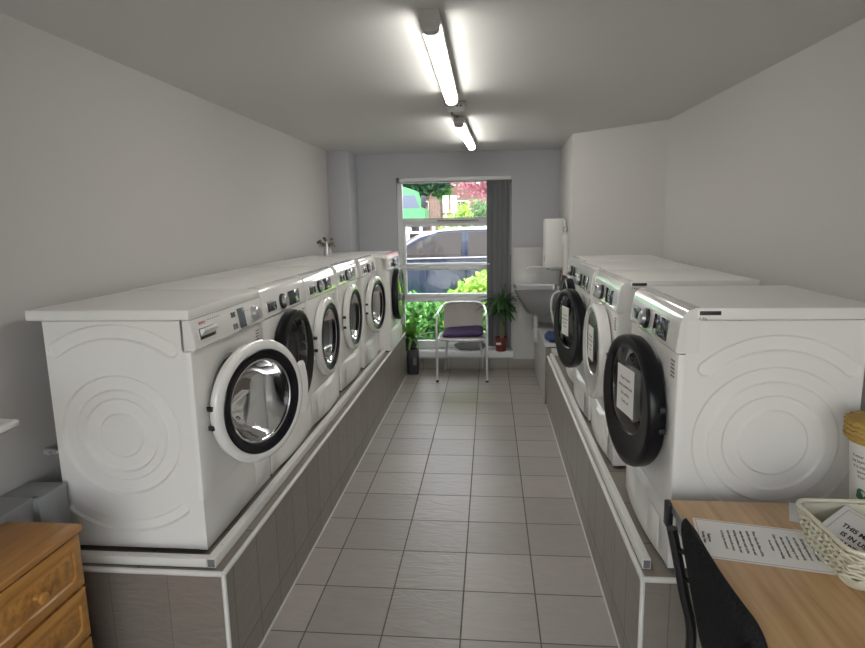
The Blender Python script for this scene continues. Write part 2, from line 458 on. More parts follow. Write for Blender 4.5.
def emboss(kind, u, z):
    """u across the side, z height; relief in metres"""
    if kind == 'washer':
        cu, cz = -.270, .414; r = math.hypot(u - cu, z - cz)
        h = 0; w = .0035
        for a, b in ((.075, .127), (.157, .205)): h -= .010 * (sst(a - w, a + w, r) - sst(b - w, b + w, r))
        ang = math.degrees(math.atan2(u - cu, z - cz)); R = .353; hw = .023; lim = 34.5
        for flip in (0, 1):
            a = ang if not flip else math.degrees(math.atan2(u - cu, cz - z))
            RR = R - (0 if not flip else .030); l = lim if not flip else 37
            hw = .023 if not flip else .018
            if abs(a) < l + 6:
                ar = math.radians(max(-l, min(l, a)))
                px, pz = cu + RR * math.sin(ar), cz + (1 if not flip else -1) * RR * math.cos(ar)
                d = math.hypot(u - px, z - pz)
                h -= .010 * (1 - sst(hw - w, hw + w, d))
        return h
    if kind == 'dryer':
        cu, cz = -.287, .43; r = math.hypot(u - cu, z - cz); w = .0035; h = 0
        for a, b in ((.100, .145), (.187, .232)): h -= .006 * (sst(a - w, a + w, r) - sst(b - w, b + w, r))
        ang = math.degrees(math.atan2(u - cu, z - cz)); l = 42
        if abs(ang) < l + 6:
            ar = math.radians(max(-l, min(l, ang))); px, pz = cu + .305 * math.sin(ar), cz + .305 * math.cos(ar)
            h -= .006 * (1 - sst(.022 - w, .022 + w, math.hypot(u - px, z - pz)))
        ang = math.degrees(math.atan2(u - cu, cz - z))
        if abs(ang) < l + 6:
            ar = math.radians(max(-l, min(l, ang))); px, pz = cu + .305 * math.sin(ar), cz - .305 * math.cos(ar)
            h -= .006 * (1 - sst(.022 - w, .022 + w, math.hypot(u - px, z - pz)))
        return h
    return 0

DEP = .50
def cabinet_mesh(kind, near):
    """open-fronted steel shell; the side at y = near*.298 carries the pressed relief"""
    bm = BM(); z0, z1 = .014, .802; x0, x1 = -DEP - (.022 if kind == 'dryer' else 0), -.022
    for s in (-1, 1):
        fine = kind and s == near
        nx, nz = (190, 310) if fine else (2, 2)
        V = [[bm.verts.new((x0 + (x1 - x0) * i / nx, s * (.298 + (emboss(kind, x0 + (x1 - x0) * i / nx, z0 + (z1 - z0) * j / nz) if fine else 0)), z0 + (z1 - z0) * j / nz)) for j in range(nz + 1)] for i in range(nx + 1)]
        for i in range(nx):
            for j in range(nz): bm.faces.new((V[i][j], V[i + 1][j], V[i + 1][j + 1], V[i][j + 1]))
    # back, base and roof sheets
    for q in (((x0, -.298, z0), (x0, .298, z0), (x0, .298, z1), (x0, -.298, z1)), ((x0, -.298, z0), (x1, -.298, z0), (x1, .298, z0), (x0, .298, z0)), ((x0, -.298, z1), (x1, -.298, z1), (x1, .298, z1), (x0, .298, z1))):
        bm.faces.new([bm.verts.new(p) for p in q])
    return mesh('cabinet', bm, 'white_gloss', 25)

HZ = .458     # door centre height
def rect_pts(c, w0, w1, h0, h1, n=64, r=.0):
    """points on a rectangle about centre c, by direction"""
    out = []
    for i in range(n):
        a = 2 * PI * i / n + PI / 4 * 0; dy, dz = math.cos(a), math.sin(a)
        ty = ((w1 - c[0]) / dy if dy > 1e-9 else (w0 - c[0]) / dy if dy < -1e-9 else 1e9)
        tz = ((h1 - c[1]) / dz if dz > 1e-9 else (h0 - c[1]) / dz if dz < -1e-9 else 1e9)
        t = min(ty, tz); out.append([c[0] + dy * t, c[1] + dz * t])
    for (cy, cz) in ((w0, h0), (w0, h1), (w1, h0), (w1, h1)):
        k = min(range(n), key=lambda i: (out[i][0] - cy) ** 2 + (out[i][1] - cz) ** 2); out[k] = [cy, cz]
    return out
def circ(c, r, n=64): return [[c[0] + r * math.cos(2 * PI * i / n), c[1] + r * math.sin(2 * PI * i / n)] for i in range(n)]

def front_mesh(hole):
    bm = BM(); c = (0, HZ); z0, z1 = .19, .70
    lp = lambda pts, x: [(x, y, z) for y, z in pts]
    inset = rect_pts(c, -.288, .288, z0 + .001, z1 - .001); outer = rect_pts(c, -.2975, .2975, z0, z1)
    loft(bm, [lp(outer, -.026), lp(outer, -.010), lp(rect_pts(c, -.2945, .2945, z0, z1), -.003), lp(inset, 0), lp(circ(c, hole + .03), 0), lp(circ(c, hole + .012), -.008), lp(circ(c, hole), -.012), lp(circ(c, hole - .004), -.03)])
    return mesh('front_panel', bm, 'white_gloss', 40)

def kick_mesh(bow=.020):
    bm = BM(); n = 14; loops = []
    for z, k in ((.012, .0), (.02, 1.), (.17, 1.), (.186, .25), (.1895, 0)):
        loops.append([(-.002 + k * bow * (1 - (2 * i / n - 1) ** 2), .297 * (2 * i / n - 1), z) for i in range(n + 1)] + [(-.03, .297, z), (-.03, -.297, z)])
    loft(bm, loops, True, True)
    return mesh('kick_panel', bm, 'white_gloss', 40)

def panel_mesh(style):
    bm = BM()
    if style == 'old':
        prof = [(-.03, .703), (.010, .703), (.016, .708), (.017, .716), (.004, .795), (.001, .8025), (-.03, .8025)]
    else:
        prof = [(-.03, .703), (.003, .703), (.007, .708), (.0065, .72), (-.003, .79), (-.010, .815), (-.024, .832), (-.045, .839), (-.06, .839), (-.06, .703)]
    loops = []
    for y, k in ((-.298, 1), (-.296, 0), (.296, 0), (.298, 1)):
        loops.append([(a - (.003 * k if a > -.025 else 0), y, b) for a, b in prof])
    loft(bm, loops, True, True)
    return mesh('control_panel', bm, 'white_panel', 30)

def top_mesh(style):
    bm = BM()
    if style == 'old': box(bm, -DEP - .057, .002, -.2985, .2985, .803, .838, .004)
    else: box(bm, -DEP - .072, -.045, -.2985, .2985, .803, .839, .004)
    return mesh('worktop_lid', bm, 'white_gloss')

def lathe_mesh(name, prof, m, axis='x', n=64, c=(0, 0, 0), **k):
    bm = BM(); lathe(bm, prof, axis, n, c, **k); return mesh(name, bm, m, 30)

def super_pts(c, ry, rz, p, n=64):
    out = []
    for i in range(n):
        a = 2 * PI * i / n; cy, sz = math.cos(a), math.sin(a)
        k = (abs(cy) ** p + abs(sz) ** p) ** (-1 / p); out.append([c[0] + ry * k * cy, c[1] + rz * k * sz])
    return out

# ---- shared meshes
CAB = {('washer', -1): cabinet_mesh('washer', -1), ('dryer', 1): cabinet_mesh('dryer', 1), ('plain', 0): cabinet_mesh(None, 0)}
FRONT = front_mesh(.175); KICK = kick_mesh(); KICK_FLAT = kick_mesh(.003)
PANEL = {s: panel_mesh(s) for s in ('old', 'new')}; TOP = {s: top_mesh(s) for s in ('old', 'new')}
bm = BM(); lathe(bm, [(-.02, .178), (-.012, .172), (-.012, .162), (-.04, .150), (-.07, .165)], 'x', 64, (0, 0, HZ)); GASKET = mesh('gasket', bm, 'rubber')
bm = BM(); lathe(bm, [(-.068, .16), (-.07, .235), (-.40, .235), (-.40, .05), (-.40, .001)], 'x', 48, (0, 0, HZ))
DRUM = mesh('drum', bm, 'drum')
FOOT = lathe_mesh('foot', [(0, .018), (.008, .018), (.009, .010), (.016, .010)], 'black_satin', 'z', 14, cap0=True, cap1=True)
# washer door about its own centre
R = .228
bm = BM(); lathe(bm, [(.002, .19), (.000, R - .012), (.010, R - .002), (.020, R), (.032, R - .001), (.040, R - .008), (.043, R - .018), (.043, .197), (.041, .194)], 'x', 72); W_RING = mesh('door_ring', bm, 'white_panel')
bm = BM(); lathe(bm, [(.041, .195), (.044, .192), (.040, .163), (.036, .158), (.018, .156), (.004, .17), (.002, .192)], 'x', 72); W_BAND = mesh('dark_band', bm, 'dark_band')
bm = BM(); lathe(bm, [(.030, .157), (.024, .150), (.005, .143), (-.035, .128), (-.060, .110), (-.074, .075), (-.078, .03), (-.078, .001)], 'x', 64); W_GLASS = mesh('door_glass', bm, 'bowl')
bm = BM(); lathe(bm, [(.0335, .1575), (.035, .153), (.032, .150), (.0295, .153)], 'x', 64); W_RIM = mesh('glass_rim', bm, 'chrome')
def arc_handle(a0, a1, r0, r1, x0, x1, n=14):
    bm = BM(); loops = []
    for k in range(n + 1):
        a = math.radians(a0 + (a1 - a0) * k / n); c, s = math.cos(a), math.sin(a)
        loops.append([(x0, r0 * c, r0 * s), (x1, r0 * c, r0 * s), (x1, (r1 - .006) * c, (r1 - .006) * s), (x1 - .005, r1 * c, r1 * s), (x0 + .004, r1 * c, r1 * s), (x0, (r1 - .004) * c, (r1 - .004) * s)])
    loft(bm, loops, True, True); return bm
W_HANDLE = mesh('door_handle', arc_handle(-27, 22, .222, .266, .014, .036), 'white_panel')
W_HANDLE2 = mesh('door_handle', arc_handle(-24, 24, .222, .240, .008, .030), 'white_panel')
bm = BM(); box(bm, .006, .026, -.008, .004, -.008, .008, .001); HINGE = mesh('hinge', bm, 'black_satin')
# dryer door (black disc with a rounded window set high)
def dryer_door(m):
    bm = BM(); lp = lambda pts, x: [(x, y, z) for y, z in pts]; n = 72; o = (0, 0); w = (0, .038)
    loft(bm, [lp(circ(o, .20, n), .0), lp(circ(o, .225, n), .002), lp(circ(o, .230, n), .012), lp(circ(o, .230, n), .042), lp(circ(o, .226, n), .051), lp(circ(o, .216, n), .055),
              lp(circ(o, .205, n), .054), lp(super_pts(w, .150, .150, 2.6, n), .049), lp(super_pts(w, .146, .146, 2.6, n), .044), lp(super_pts(w, .146, .146, 2.6, n), .0), lp(circ(o, .20, n), .0)])
    return mesh('door_frame', bm, m)
D_BLACK, D_WHITE = dryer_door('black_gloss'), dryer_door('white_panel')
bm = BM(); lp = lambda pts, x: [(x, y, z) for y, z in pts]; w = (0, .038)
loft(bm, [lp(super_pts(w, .147, .147, 2.6, 72), .045), lp(super_pts(w, .12, .12, 2.4, 72), .050), lp(super_pts(w, .07, .07, 2.2, 72), .052), lp(super_pts(w, .002, .002, 2, 72), .053)])
D_GLASS = mesh('door_glass', bm, 'smoke')
bm = BM(); lathe(bm, [(-.055, .001), (-.055, .10), (-.02, .135), (.008, .146)], 'x', 48, (0, 0, .02)); D_INNER = mesh('inner_glass', bm, 'bowl')
bm = BM(); box(bm, 0, .0035, -.062, .062, -.018, .018, .0015); DRAWER_F = mesh('drawer_front', bm, 'white_panel')
bm = BM(); prism(bm, [(.0, -.017), (.0, .010), (.016, .012), (.019, .004), (.012, -.002), (.003, -.010)], -.050, .050, 'y'); DRAWER_H = mesh('drawer_grip', bm, 'white_satin')
bm = BM(); box(bm, -.001, .002, -.054, .054, -.020, .016, .001); SLOT = mesh('grip_recess', bm, 'slot')
KNOB = lathe_mesh('program_knob', [(0, .031), (.006, .031), (.008, .027), (.022, .0255), (.025, .022), (.0252, .001)], 'knob', n=40)
KNOBRING = lathe_mesh('knob_ring', [(0, .035), (.010, .035), (.012, .032), (.012, .028)], 'black_satin', n=40)
bm = BM(); box(bm, -.001, .003, -.078, .078, -.033, .033, .001); DISP = mesh('display', bm, 'display')
bm = BM(); box(bm, -.001, .004, -.028, .028, -.038, .038, .002); LCD = mesh('display', bm, 'grey_lcd')
bm = BM(); box(bm, -.001, .003, -.052, .052, -.024, .020, .002); SLOT2 = mesh('grip_recess', bm, 'display')
bm = BM(); box(bm, 0, .006, -.050, .050, .012, .019, .0025); LIP = mesh('drawer_grip', bm, 'knob')
bm = BM(); box(bm, 0, .004, -.006, .006, -.010, .010, .0015); BTN = mesh('button', bm, 'mark')
def glyphs():
    bm = BM(); rnd = random.Random(3)
    for r in range(5):
        y = -.018
        while y < .018:
            w = rnd.uniform(.003, .008); box(bm, 0, .0004, y, min(.02, y + w), -.012 * r - .006, -.012 * r); y += w + .003
    return mesh('printed_symbols', bm, 'mark')
GLY = glyphs()
def marks():
    bm = BM()
    for k in range(6): box(bm, 0, .0004, -.05 + .017 * k, -.042 + .017 * k, 0, .003)
    return mesh('panel_print', bm, 'mark')
MARKS = marks()
bm = BM()
for i in range(7):
    for j in range(9): lathe(bm, [(0, .0035), (.0006, .0033), (.0007, .0005)], 'x', 6, (.0, .14 + .016 * i + (.008 if j % 2 else 0), .05 + .013 * j), cap0=True)
VENT = mesh('vent_holes', bm, 'mark')
bm = BM(); box(bm, 0, .0025, -.065, .065, 0, .115, .002); FLAP = mesh('service_flap', bm, 'white_gloss')
bm = BM(); box(bm, -.03, .03, 0, .0012, -.006, .006, .0004); BADGE = mesh('maker_badge', bm, 'black_satin')

def panel_x(z, style):
    if style == 'old': return .017 + (z - .716) / (.795 - .716) * (.004 - .017)
    return .0065 + (z - .72) / (.79 - .72) * (-.003 - .0065)

def machine(name, label, cat, kind, style, x, yc, side, door='closed', ang=0, white=True, near_relief=True, logo=False, vent=False, flap=True, badge=False, group='laundry machines along the walls', drawer_w=1.0):
    t = thing(name, label, cat, (x, yc, ZP + .0005), 0 if side == 'L' else PI, group)
    cab = CAB[('washer', -1)] if side == 'L' and near_relief else CAB[('dryer', 1)] if side == 'R' else CAB[('plain', 0)]
    obj('cabinet', cab, None, t)
    obj('worktop_lid', TOP[style], None, t); obj('control_panel', PANEL[style], None, t)
    obj('front_panel', FRONT, None, t)
    k = obj('kick_panel', KICK_FLAT if logo else KICK, None, t)
    if flap: obj('service_flap', FLAP, None, k, (.0005 if logo else .0145, (.20 if logo else -.17) if kind == 'washer' else .18, .045))
    if vent: obj('vent_holes', VENT, None, k, (.012, -.03, 0), (0, 0, math.radians(6)))
    obj('gasket', GASKET, None, t); obj('drum', DRUM, None, t)
    for sx in (-DEP + .05, -.06):
        for sy in (-.25, .25): obj('foot', FOOT, None, t, (sx, sy, 0))
    P = [c for c in t.children if c.name.startswith('control_panel')][0]
    tilt = math.radians(9.0 if style == 'old' else 7.5)
    zz = .752
    def on(nm, me, y, z, off=.0): return obj(nm, me, None, P, (panel_x(z, style) + off, y, z), (0, -tilt, 0))
    d = on('detergent_drawer', DRAWER_F, -.205 if logo else -.195, zz)
    if logo: obj('grip_recess', SLOT, None, d, (.0025, 0, 0)); obj('drawer_grip', DRAWER_H, None, d, (.003, 0, .004))
    else: obj('grip_recess', SLOT2, None, d, (.0025, 0, 0)); obj('drawer_grip', LIP, None, d, (.003, 0, 0))
    if logo:   # older model: buttons, lcd and a plain knob
        on('display', LCD, .085, zz)
        for by, bz in ((.005, .022), (.026, .022), (.005, -.022), (.026, -.022)): on('button', BTN, by, zz + bz)
        on('program_knob', KNOB, .205, zz)
        text('maker_lettering', 'BOSCH', .014, P, 'red', (panel_x(.784, style) + .0006, -.222, .784), (PI / 2 - tilt, 0, PI / 2))
        on('panel_print', MARKS, -.13, .786, .0002); on('panel_print', MARKS, .09, .708, .0002); on('panel_print', MARKS, .15, .77, .0002)
    else:
        b = on('knob_ring', KNOBRING, -.055, zz); obj('program_knob', KNOB, None, b, (.002, 0, 0))
        on('display', DISP, .115, zz)
        on('panel_print', MARKS, -.08, .722, .0002)
    obj('printed_symbols', GLY, None, t, (.0004, .255, .675))
    if badge:
        bd = obj('maker_badge', BADGE, None, t, (-.085, .2985, .824)); text('badge_print', 'A 8kg', .010, t, 'mark', (-.065, .2988, .808), (PI / 2, 0, PI))
    # door, hung on a pivot so that it can stand ajar
    s = -1 if kind == 'washer' else 1            # hinge side
    hy = s * .222
    base = W_RING if kind == 'washer' else (D_WHITE if white else D_BLACK)
    rot = (-math.radians(ang)) if s < 0 else math.radians(ang)
    # the door mesh is modelled about its centre: place the centre from the hinge
    cx, cy = -hy * -math.sin(rot) * 1.0, hy + (-hy) * math.cos(rot)
    D = obj('door', base, None, t, (.003 + abs(math.sin(rot)) * .222, cy, HZ + (0 if kind == 'washer' else .016)), (0, 0, rot))
    if kind == 'washer':
        obj('dark_band', W_BAND, None, D); obj('door_glass', W_GLASS, None, D); obj('glass_rim', W_RIM, None, D)
        obj('door_handle', W_HANDLE if logo else W_HANDLE2, None, D)
    else:
        obj('door_glass', D_GLASS, None, D); obj('inner_glass', D_INNER, None, D)
    rr = R if kind == 'washer' else .231
    for hz in (.032, -.036):
        obj('hinge', HINGE, None, D, (0, s * math.sqrt(rr * rr - hz * hz) - (.0 if s < 0 else -.004), hz))
    return t, D

G = 'laundry machines on the plinths'
L1, DL1 = machine('washing_machine', 'nearest washing machine on left plinth with its white round door ajar', 'washing machine', 'washer', 'old', -.765, 2.10, 'L', ang=22, logo=True)
L2, DL2 = machine('tumble_dryer', 'dryer with black round door, second machine from front on left plinth', 'tumble dryer', 'dryer', 'new', -.765, 2.72, 'L', ang=0, white=False, near_relief=False)
L3, _ = machine('washing_machine', 'third machine from front on left plinth, white washer just beyond the black-doored dryer', 'washing machine', 'washer', 'new', -.768, 3.34, 'L')
L4, _ = machine('washing_machine', 'fourth machine from front on left plinth, white washer with closed door', 'washing machine', 'washer', 'new', -.78, 4.05, 'L')
L5, _ = machine('washing_machine', 'white washer with slightly open door, fifth machine from front on left plinth', 'washing machine', 'washer', 'new', -.757, 4.67, 'L', ang=6)
L6, _ = machine('tumble_dryer', 'black-doored dryer at the window end of left plinth, jutting toward aisle', 'tumble dryer', 'dryer', 'new', -.652, 5.28, 'L', white=False, near_relief=False, ang=0)
R1, DR1 = machine('tumble_dryer', 'nearest dryer on right plinth, beside oak table, black door carrying a notice', 'tumble dryer', 'dryer', 'new', .745, 2.09, 'R', ang=8, white=False, vent=True, badge=True)
R2, DR2 = machine('tumble_dryer', 'white-doored machine, second from front on right plinth', 'tumble dryer', 'dryer', 'new', .735, 2.89, 'R', ang=1, white=True, badge=True)
R3, DR3 = machine('tumble_dryer', 'third machine from front on right plinth, dryer with black door standing ajar', 'tumble dryer', 'dryer', 'new', .725, 3.51, 'R', ang=11, white=False, badge=True)
R4, _ = machine('tumble_dryer', 'black-doored dryer at the far end of right plinth, nearest the sink', 'tumble dryer', 'dryer', 'new', .755, 4.14, 'R', ang=0, white=False)
bpy.context.view_layer.update()

# ------------------------------------------------------------------ paper notices
def sheet(name, label, cat, mw, w, h, lines, size, border=None, group=None, space=1.5, align='CENTER', tx=0, ty=0, bold=0, curl=0.0):
    """a sheet lying in its local xy plane, printed on +z; mw = world matrix"""
    bm = BM(); n = 10
    top = [[(w * (i / n - .5), h * (j / n - .5), curl * ((2 * i / n - 1) ** 2)) for i in range(n + 1)] for j in range(n + 1)]
    V = [[bm.verts.new(p) for p in r] for r in top]; B = [[bm.verts.new((p[0], p[1], p[2] - .0006)) for p in r] for r in top]
    for j in range(n):
        for i in range(n):
            bm.faces.new((V[j][i], V[j][i + 1], V[j + 1][i + 1], V[j + 1][i])); bm.faces.new((B[j][i], B[j + 1][i], B[j + 1][i + 1], B[j][i + 1]))
    for k in range(n):
        for a, b in (((0, k), (0, k + 1)), ((n, k + 1), (n, k)), ((k + 1, 0), (k, 0)), ((k, n), (k + 1, n))):
            bm.faces.new((V[b[0]][b[1]], V[a[0]][a[1]], B[a[0]][a[1]], B[b[0]][b[1]]))
    o = obj(name, bm, 'paper'); o.matrix_world = mw; tag(o, label, cat, group)
    if lines: text('lettering', lines, size, o, 'ink', (tx, ty, .0004), (0, 0, 0), align, .0001, space, bold)
    if border:
        b = BM(); m_, t_ = border
        for a in ((-w / 2 + m_, w / 2 - m_, -h / 2 + m_, -h / 2 + m_ + t_), (-w / 2 + m_, w / 2 - m_, h / 2 - m_ - t_, h / 2 - m_), (-w / 2 + m_, -w / 2 + m_ + t_, -h / 2 + m_, h / 2 - m_), (w / 2 - m_ - t_, w / 2 - m_, -h / 2 + m_, h / 2 - m_)):
            box(b, a[0], a[1], a[2], a[3], .0001, .0004)
        obj('border_line', b, 'pink_line', o)
    return o
# notices on dryer doors: door local frame faces +x, up +z, viewer's right = +y
def on_door(D, y, z, x=.0545): return D.matrix_world @ Matrix(((0, 0, 1, x), (1, 0, 0, y), (0, 1, 0, z), (0, 0, 0, 1)))
sheet('door_notice', 'white paper notice on the near right dryer\'s black door', 'notice', on_door(DR1, .012, .037), .155, .165, 'Please respect\nother residents and\nthis machine\nThank you', .0155, space=1.75)
sheet('door_notice', 'white paper notice in the window of the far ajar black door', 'notice', on_door(DR3, .0, .045), .12, .165, 'Please respect\nother residents and\nthis machine\nThank you', .0125, space=1.75)
sheet('door_notice', 'white paper notice on the white round door of the right row', 'notice', on_door(DR2, .0, .04), .13, .16, 'Please respect\nother residents and\nthis machine\nThank you', .0125, space=1.75)

# ------------------------------------------------------------------ table, chair and what lies on the table
TZ = .745
t = thing('table', 'oak laminate table at the right front corner beside the plinth', 'table', (.71, .86, 0))
bm = BM(); box(bm, 0, .78, 0, .825, TZ - .026, TZ, .002); obj('tabletop', bm, 'table', t)
bm = BM(); box(bm, -.0015, .0, .0, .825, TZ - .025, TZ - .002); obj('edge_band', bm, 'grey_metal', t)
bm = BM()
box(bm, .01, .05, .03, .795, TZ - .072, TZ - .027, .003); box(bm, .73, .77, .03, .795, TZ - .072, TZ - .027, .003)
box(bm, .05, .73, .03, .06, TZ - .072, TZ - .027, .003); box(bm, .05, .73, .765, .795, TZ - .072, TZ - .027, .003); obj('apron_frame', bm, 'grey_metal', t)
for lx, ly in ((.40, .755), (.70, .755), (.40, .03), (.70, .03)):
    bm = BM(); box(bm, lx, lx + .04, ly, ly + .04, .0, TZ - .027, .003); g = obj('leg', bm, 'grey_metal', t)
bm = BM(); box(bm, -.014, .004, .795, .832, TZ - .075, TZ - .001, .004); obj('corner_cap', bm, 'black_satin', t)
bm = BM(); box(bm, -.014, .004, .0, .03, TZ - .075, TZ - .001, .004); obj('corner_cap', bm, 'black_satin', t)

def flat(cx, cy, z, a): return Matrix.Translation((cx, cy, z)) @ Matrix.Rotation(math.radians(a), 4, 'Z')
rules = ('Please do not overload\nthe washing machines or\nthe tumble dryers and do\nnot leave washing in them\nafter they have finished.\nOther residents are waiting\nto use them\n \nPlease clean the filters of the\ntumble dryers after use and\nwipe the door seals of the\nwashing machines. Do not\nleave items in the room\nas it may be removed')
# landscape page seen from the aisle end: its text runs toward the viewer
Mx = Matrix(((-.205, .979, 0, .864), (-.979, -.205, 0, 1.450), (0, 0, 1, TZ + .001), (0, 0, 0, 1)))
s = sheet('rules_sheet', 'printed rules page with thin red border lying flat on the oak table', 'paper', Mx, .20, .297, rules, .0105, border=(.006, .0012), space=1.45, ty=.015)
text('footer_print', 'Thank you\nHousing Team', .010, s, 'ink', (0, -.125, .0004), (0, 0, 0), 'CENTER', .0001, 1.2, .0003)
sheet('paper_sheet', 'white paper corner poking out behind the cream basket on oak table', 'paper', flat(1.085, 1.60, TZ + .001, -24), .155, .12, '', .01)

# woven basket
BC = (1.122, 1.367); BW, BL = .335, .245; BH = .100
t = thing('storage_basket', 'cream plastic woven-look basket full of printed papers on the oak table', 'basket', (BC[0], BC[1], TZ + .0005), 0)
def rrect(w, l, r, n=6):
    out = []
    for (sx, sy, a0) in ((1, 1, 0), (-1, 1, 90), (-1, -1, 180), (1, -1, 270)):
        for k in range(n + 1):
            a = math.radians(a0 + 90 * k / n); out.append((sx * (w / 2 - r) + r * math.cos(a), sy * (l / 2 - r) + r * math.sin(a)))
    return out
def dense(pts, step):
    out = []; n = len(pts)
    for i in range(n):
        a, b = Vector(pts[i]), Vector(pts[(i + 1) % n]); k = max(1, int((b - a).length / step))
        out += [a.lerp(b, j / k) for j in range(k)]
    return out
bm = BM()
def bl(z, grow=0): 
    f = z / BH; return [(p[0], p[1], z) for p in rrect(BW - .035 * (1 - f) + grow, BL - .045 * (1 - f) + grow, .03)]
loft(bm, [bl(.0), bl(.004, .004), bl(.02, .002)]); bm.faces.new([bm.verts.new((p[0] * .99, p[1] * .99, .004)) for p in bl(.004)])
loft(bm, [[(p[0] * .97, p[1] * .97, p[2]) for p in bl(.003)], [(p[0] * .97, p[1] * .97, p[2]) for p in bl(BH - .004)]])
obj('basket_wall', bm, 'basket', t)
bm = BM(); rows = 9
for r in range(rows):
    z = .014 + (BH - .028) * r / (rows - 1); f = z / BH
    ring = dense(rrect(BW - .035 * (1 - f), BL - .045 * (1 - f), .03), .005); n = len(ring); n -= n % 4
    pts = []
    for i in range(n):
        p = ring[i]; q = ring[(i + 1) % len(ring)]; d = (q - p); d = d.normalized() if d.length > 1e-9 else Vector((1, 0)); nn = Vector((d.y, -d.x))
        wv = math.sin(2 * PI * i / 4 + (PI if r % 2 else 0)); pts.append((p.x + nn.x * .003 * (1 + wv), p.y + nn.y * .003 * (1 + wv), z + .0024 * math.cos(2 * PI * i / 4)))
    loops = []
    pts.append(pts[0]); tube(bm, pts, .0034, 5, False)
obj('weave', bm, 'basket', t)
bm = BM(); ring = rrect(BW + .006, BL + .006, .032); ring.append(ring[0]); tube(bm, [(p[0], p[1], BH) for p in ring], .0055, 8, False); obj('rim', bm, 'basket', t)
# papers in the basket
def tilted(cx, cy, cz, az, tilt, roll=0): return Matrix.Translation((cx, cy, cz)) @ Matrix.Rotation(math.radians(az), 4, 'Z') @ Matrix.Rotation(math.radians(tilt), 4, 'X') @ Matrix.Rotation(math.radians(roll), 4, 'Y')
g = 'cards in the basket'
CM = Matrix(((.6328, .7488, .1972, 1.0165), (-.7067, .6626, -.2481, 1.4055), (-.3164, .0176, .9485, .832), (0, 0, 0, 1)))
sheet('machine_card', 'topmost in-use card propped in the cream basket, bold black words showing', 'card', CM @ Matrix.Translation((.048, .008, 0)), .14, .165, '', .0135, border=(.012, .001), group=g)
tx_ = text('lettering', 'THIS MACHINE\nIS IN USE BY\nAPARTMENT', .0160, bpy.data.objects['machine_card'], 'ink', (.012, -.045, .0004), (0, 0, 0), 'CENTER', .0001, 1.35, .0005); tx_.scale = (1, 1.75, 1)
sheet('machine_card', 'white card just under the topmost card in the basket', 'card', CM @ Matrix.Translation((.075, .012, -.006)) @ Matrix.Rotation(-.12, 4, 'Z'), .15, .165, '', .02, group=g)
sheet('machine_card', 'pale card lying low inside the basket near its far rim', 'card', tilted(1.06, 1.385, TZ + .050, 12, 8), .12, .14, '', .02, group=g)

# white tub with crochet collar
t = thing('storage_tub', 'tall white printed tub with yellow crochet collar on table at right edge', 'tub', (1.216, 1.615, TZ + .0005))
bm = BM(); lathe(bm, [(0, .001), (0, .044), (.003, .048), (.215, .066), (.222, .068), (.224, .064), (.214, .062), (.01, .044), (.01, .001)], 'z', 40); obj('tub_body', bm, 'cup', t)
bm = BM()
for k in range(4):
    n = 72; zc = .228 + k * .0125
    pts = [((.073 + .0018 * math.sin(i * PI * .5 + k * PI)) * math.cos(2 * PI * i / n), (.073 + .0018 * math.sin(i * PI * .5 + k * PI)) * math.sin(2 * PI * i / n), zc + .002 * math.cos(i * PI * .5)) for i in range(n)]; pts.append(pts[0])
    tube(bm, pts, .0075, 6, False)
lathe(bm, [(.212, .069), (.262, .071), (.270, .066), (.272, .001)], 'z', 40)
obj('crochet_collar', bm, 'crochet', t)
def wrap_text(name, lines, size, r0, r1, z0, parent, m='ink', az=0):
    """lettering that follows the round wall of the tub"""
    o = text(name, lines, size, parent, m, space=1.35)
    for v in o.data.vertices:
        x, y = v.co.x, v.co.y; z = z0 + y; rad = .048 + (.066 - .048) * z / .215 + .0004 + (v.co.z * 1.0); a = az + x / rad
        v.co = (rad * math.cos(a), rad * math.sin(a), z)
    return o
wrap_text('lettering', 'If water is used and\nhas been left, please\nit is important to\nleave it dry\nThank you', .0105, 0, 0, .150, t, az=math.radians(-140))
def blob(parent, name, m, az, z, w, h):
    bm = BM(); n = 20; lo = [[], []]
    for i in range(n):
        th = 2 * PI * i / n; k = 1 + .18 * math.sin(3 * th + az * 9)
        for j, e in enumerate((.0002, .0012)):
            zz = z + h * k * math.sin(th); rad = .048 + .018 * zz / .215 + e; a = az + w * k * math.cos(th) / rad
            lo[j].append((rad * math.cos(a), rad * math.sin(a), zz))
    loft(bm, lo, True, True); obj(name, bm, m, parent)
blob(t, 'printed_picture', 'green_print', math.radians(-148), .075, .016, .014)
blob(t, 'printed_picture', 'brown_print', math.radians(-142), .050, .014, .010)

# black upholstered chair tucked in from the aisle
t = thing('office_chair', 'black fabric upholstered chair tucked up to the oak table', 'chair', (.86, 1.27, 0))
bm = BM(); loops = []
def pad_loop(y, inset):
    zt, zb = .815 - inset, .43 + inset
    lean = lambda z: -.112 - (z - .45) * .21
    crv = .010 * ((y / .21) ** 2)
    out = []
    ew = .024 * (.25 + .75 * math.sqrt(max(0, 1 - (y / .2051) ** 8)))
    for k in range(17):
        f = .5 - .5 * math.cos(PI * k / 16); z = zb + (zt - zb) * f; e = ew * math.sqrt(max(0, 1 - (2 * f - 1) ** 8)); out.append((lean(z) + crv - e, y, z))
    for k in range(12, -1, -1):
        z = zb + (zt - zb) * k / 12; e = .022 * math.sqrt(max(0, 1 - (2 * k / 12 - 1) ** 6)); out.append((lean(z) + crv + e, y, z))
    return out
for k in range(25):
    u = math.sin(PI * (k / 24 - .5)); y = .205 * u; rc = .045; q = max(0, abs(y) - (.205 - rc)) / rc
    loops.append(pad_loop(y, rc * (1 - math.sqrt(max(0, 1 - q * q)))))
loft(bm, loops, True, True); obj('backrest', bm, 'black_fabric', t, angle=60)
bm = BM(); loops = []
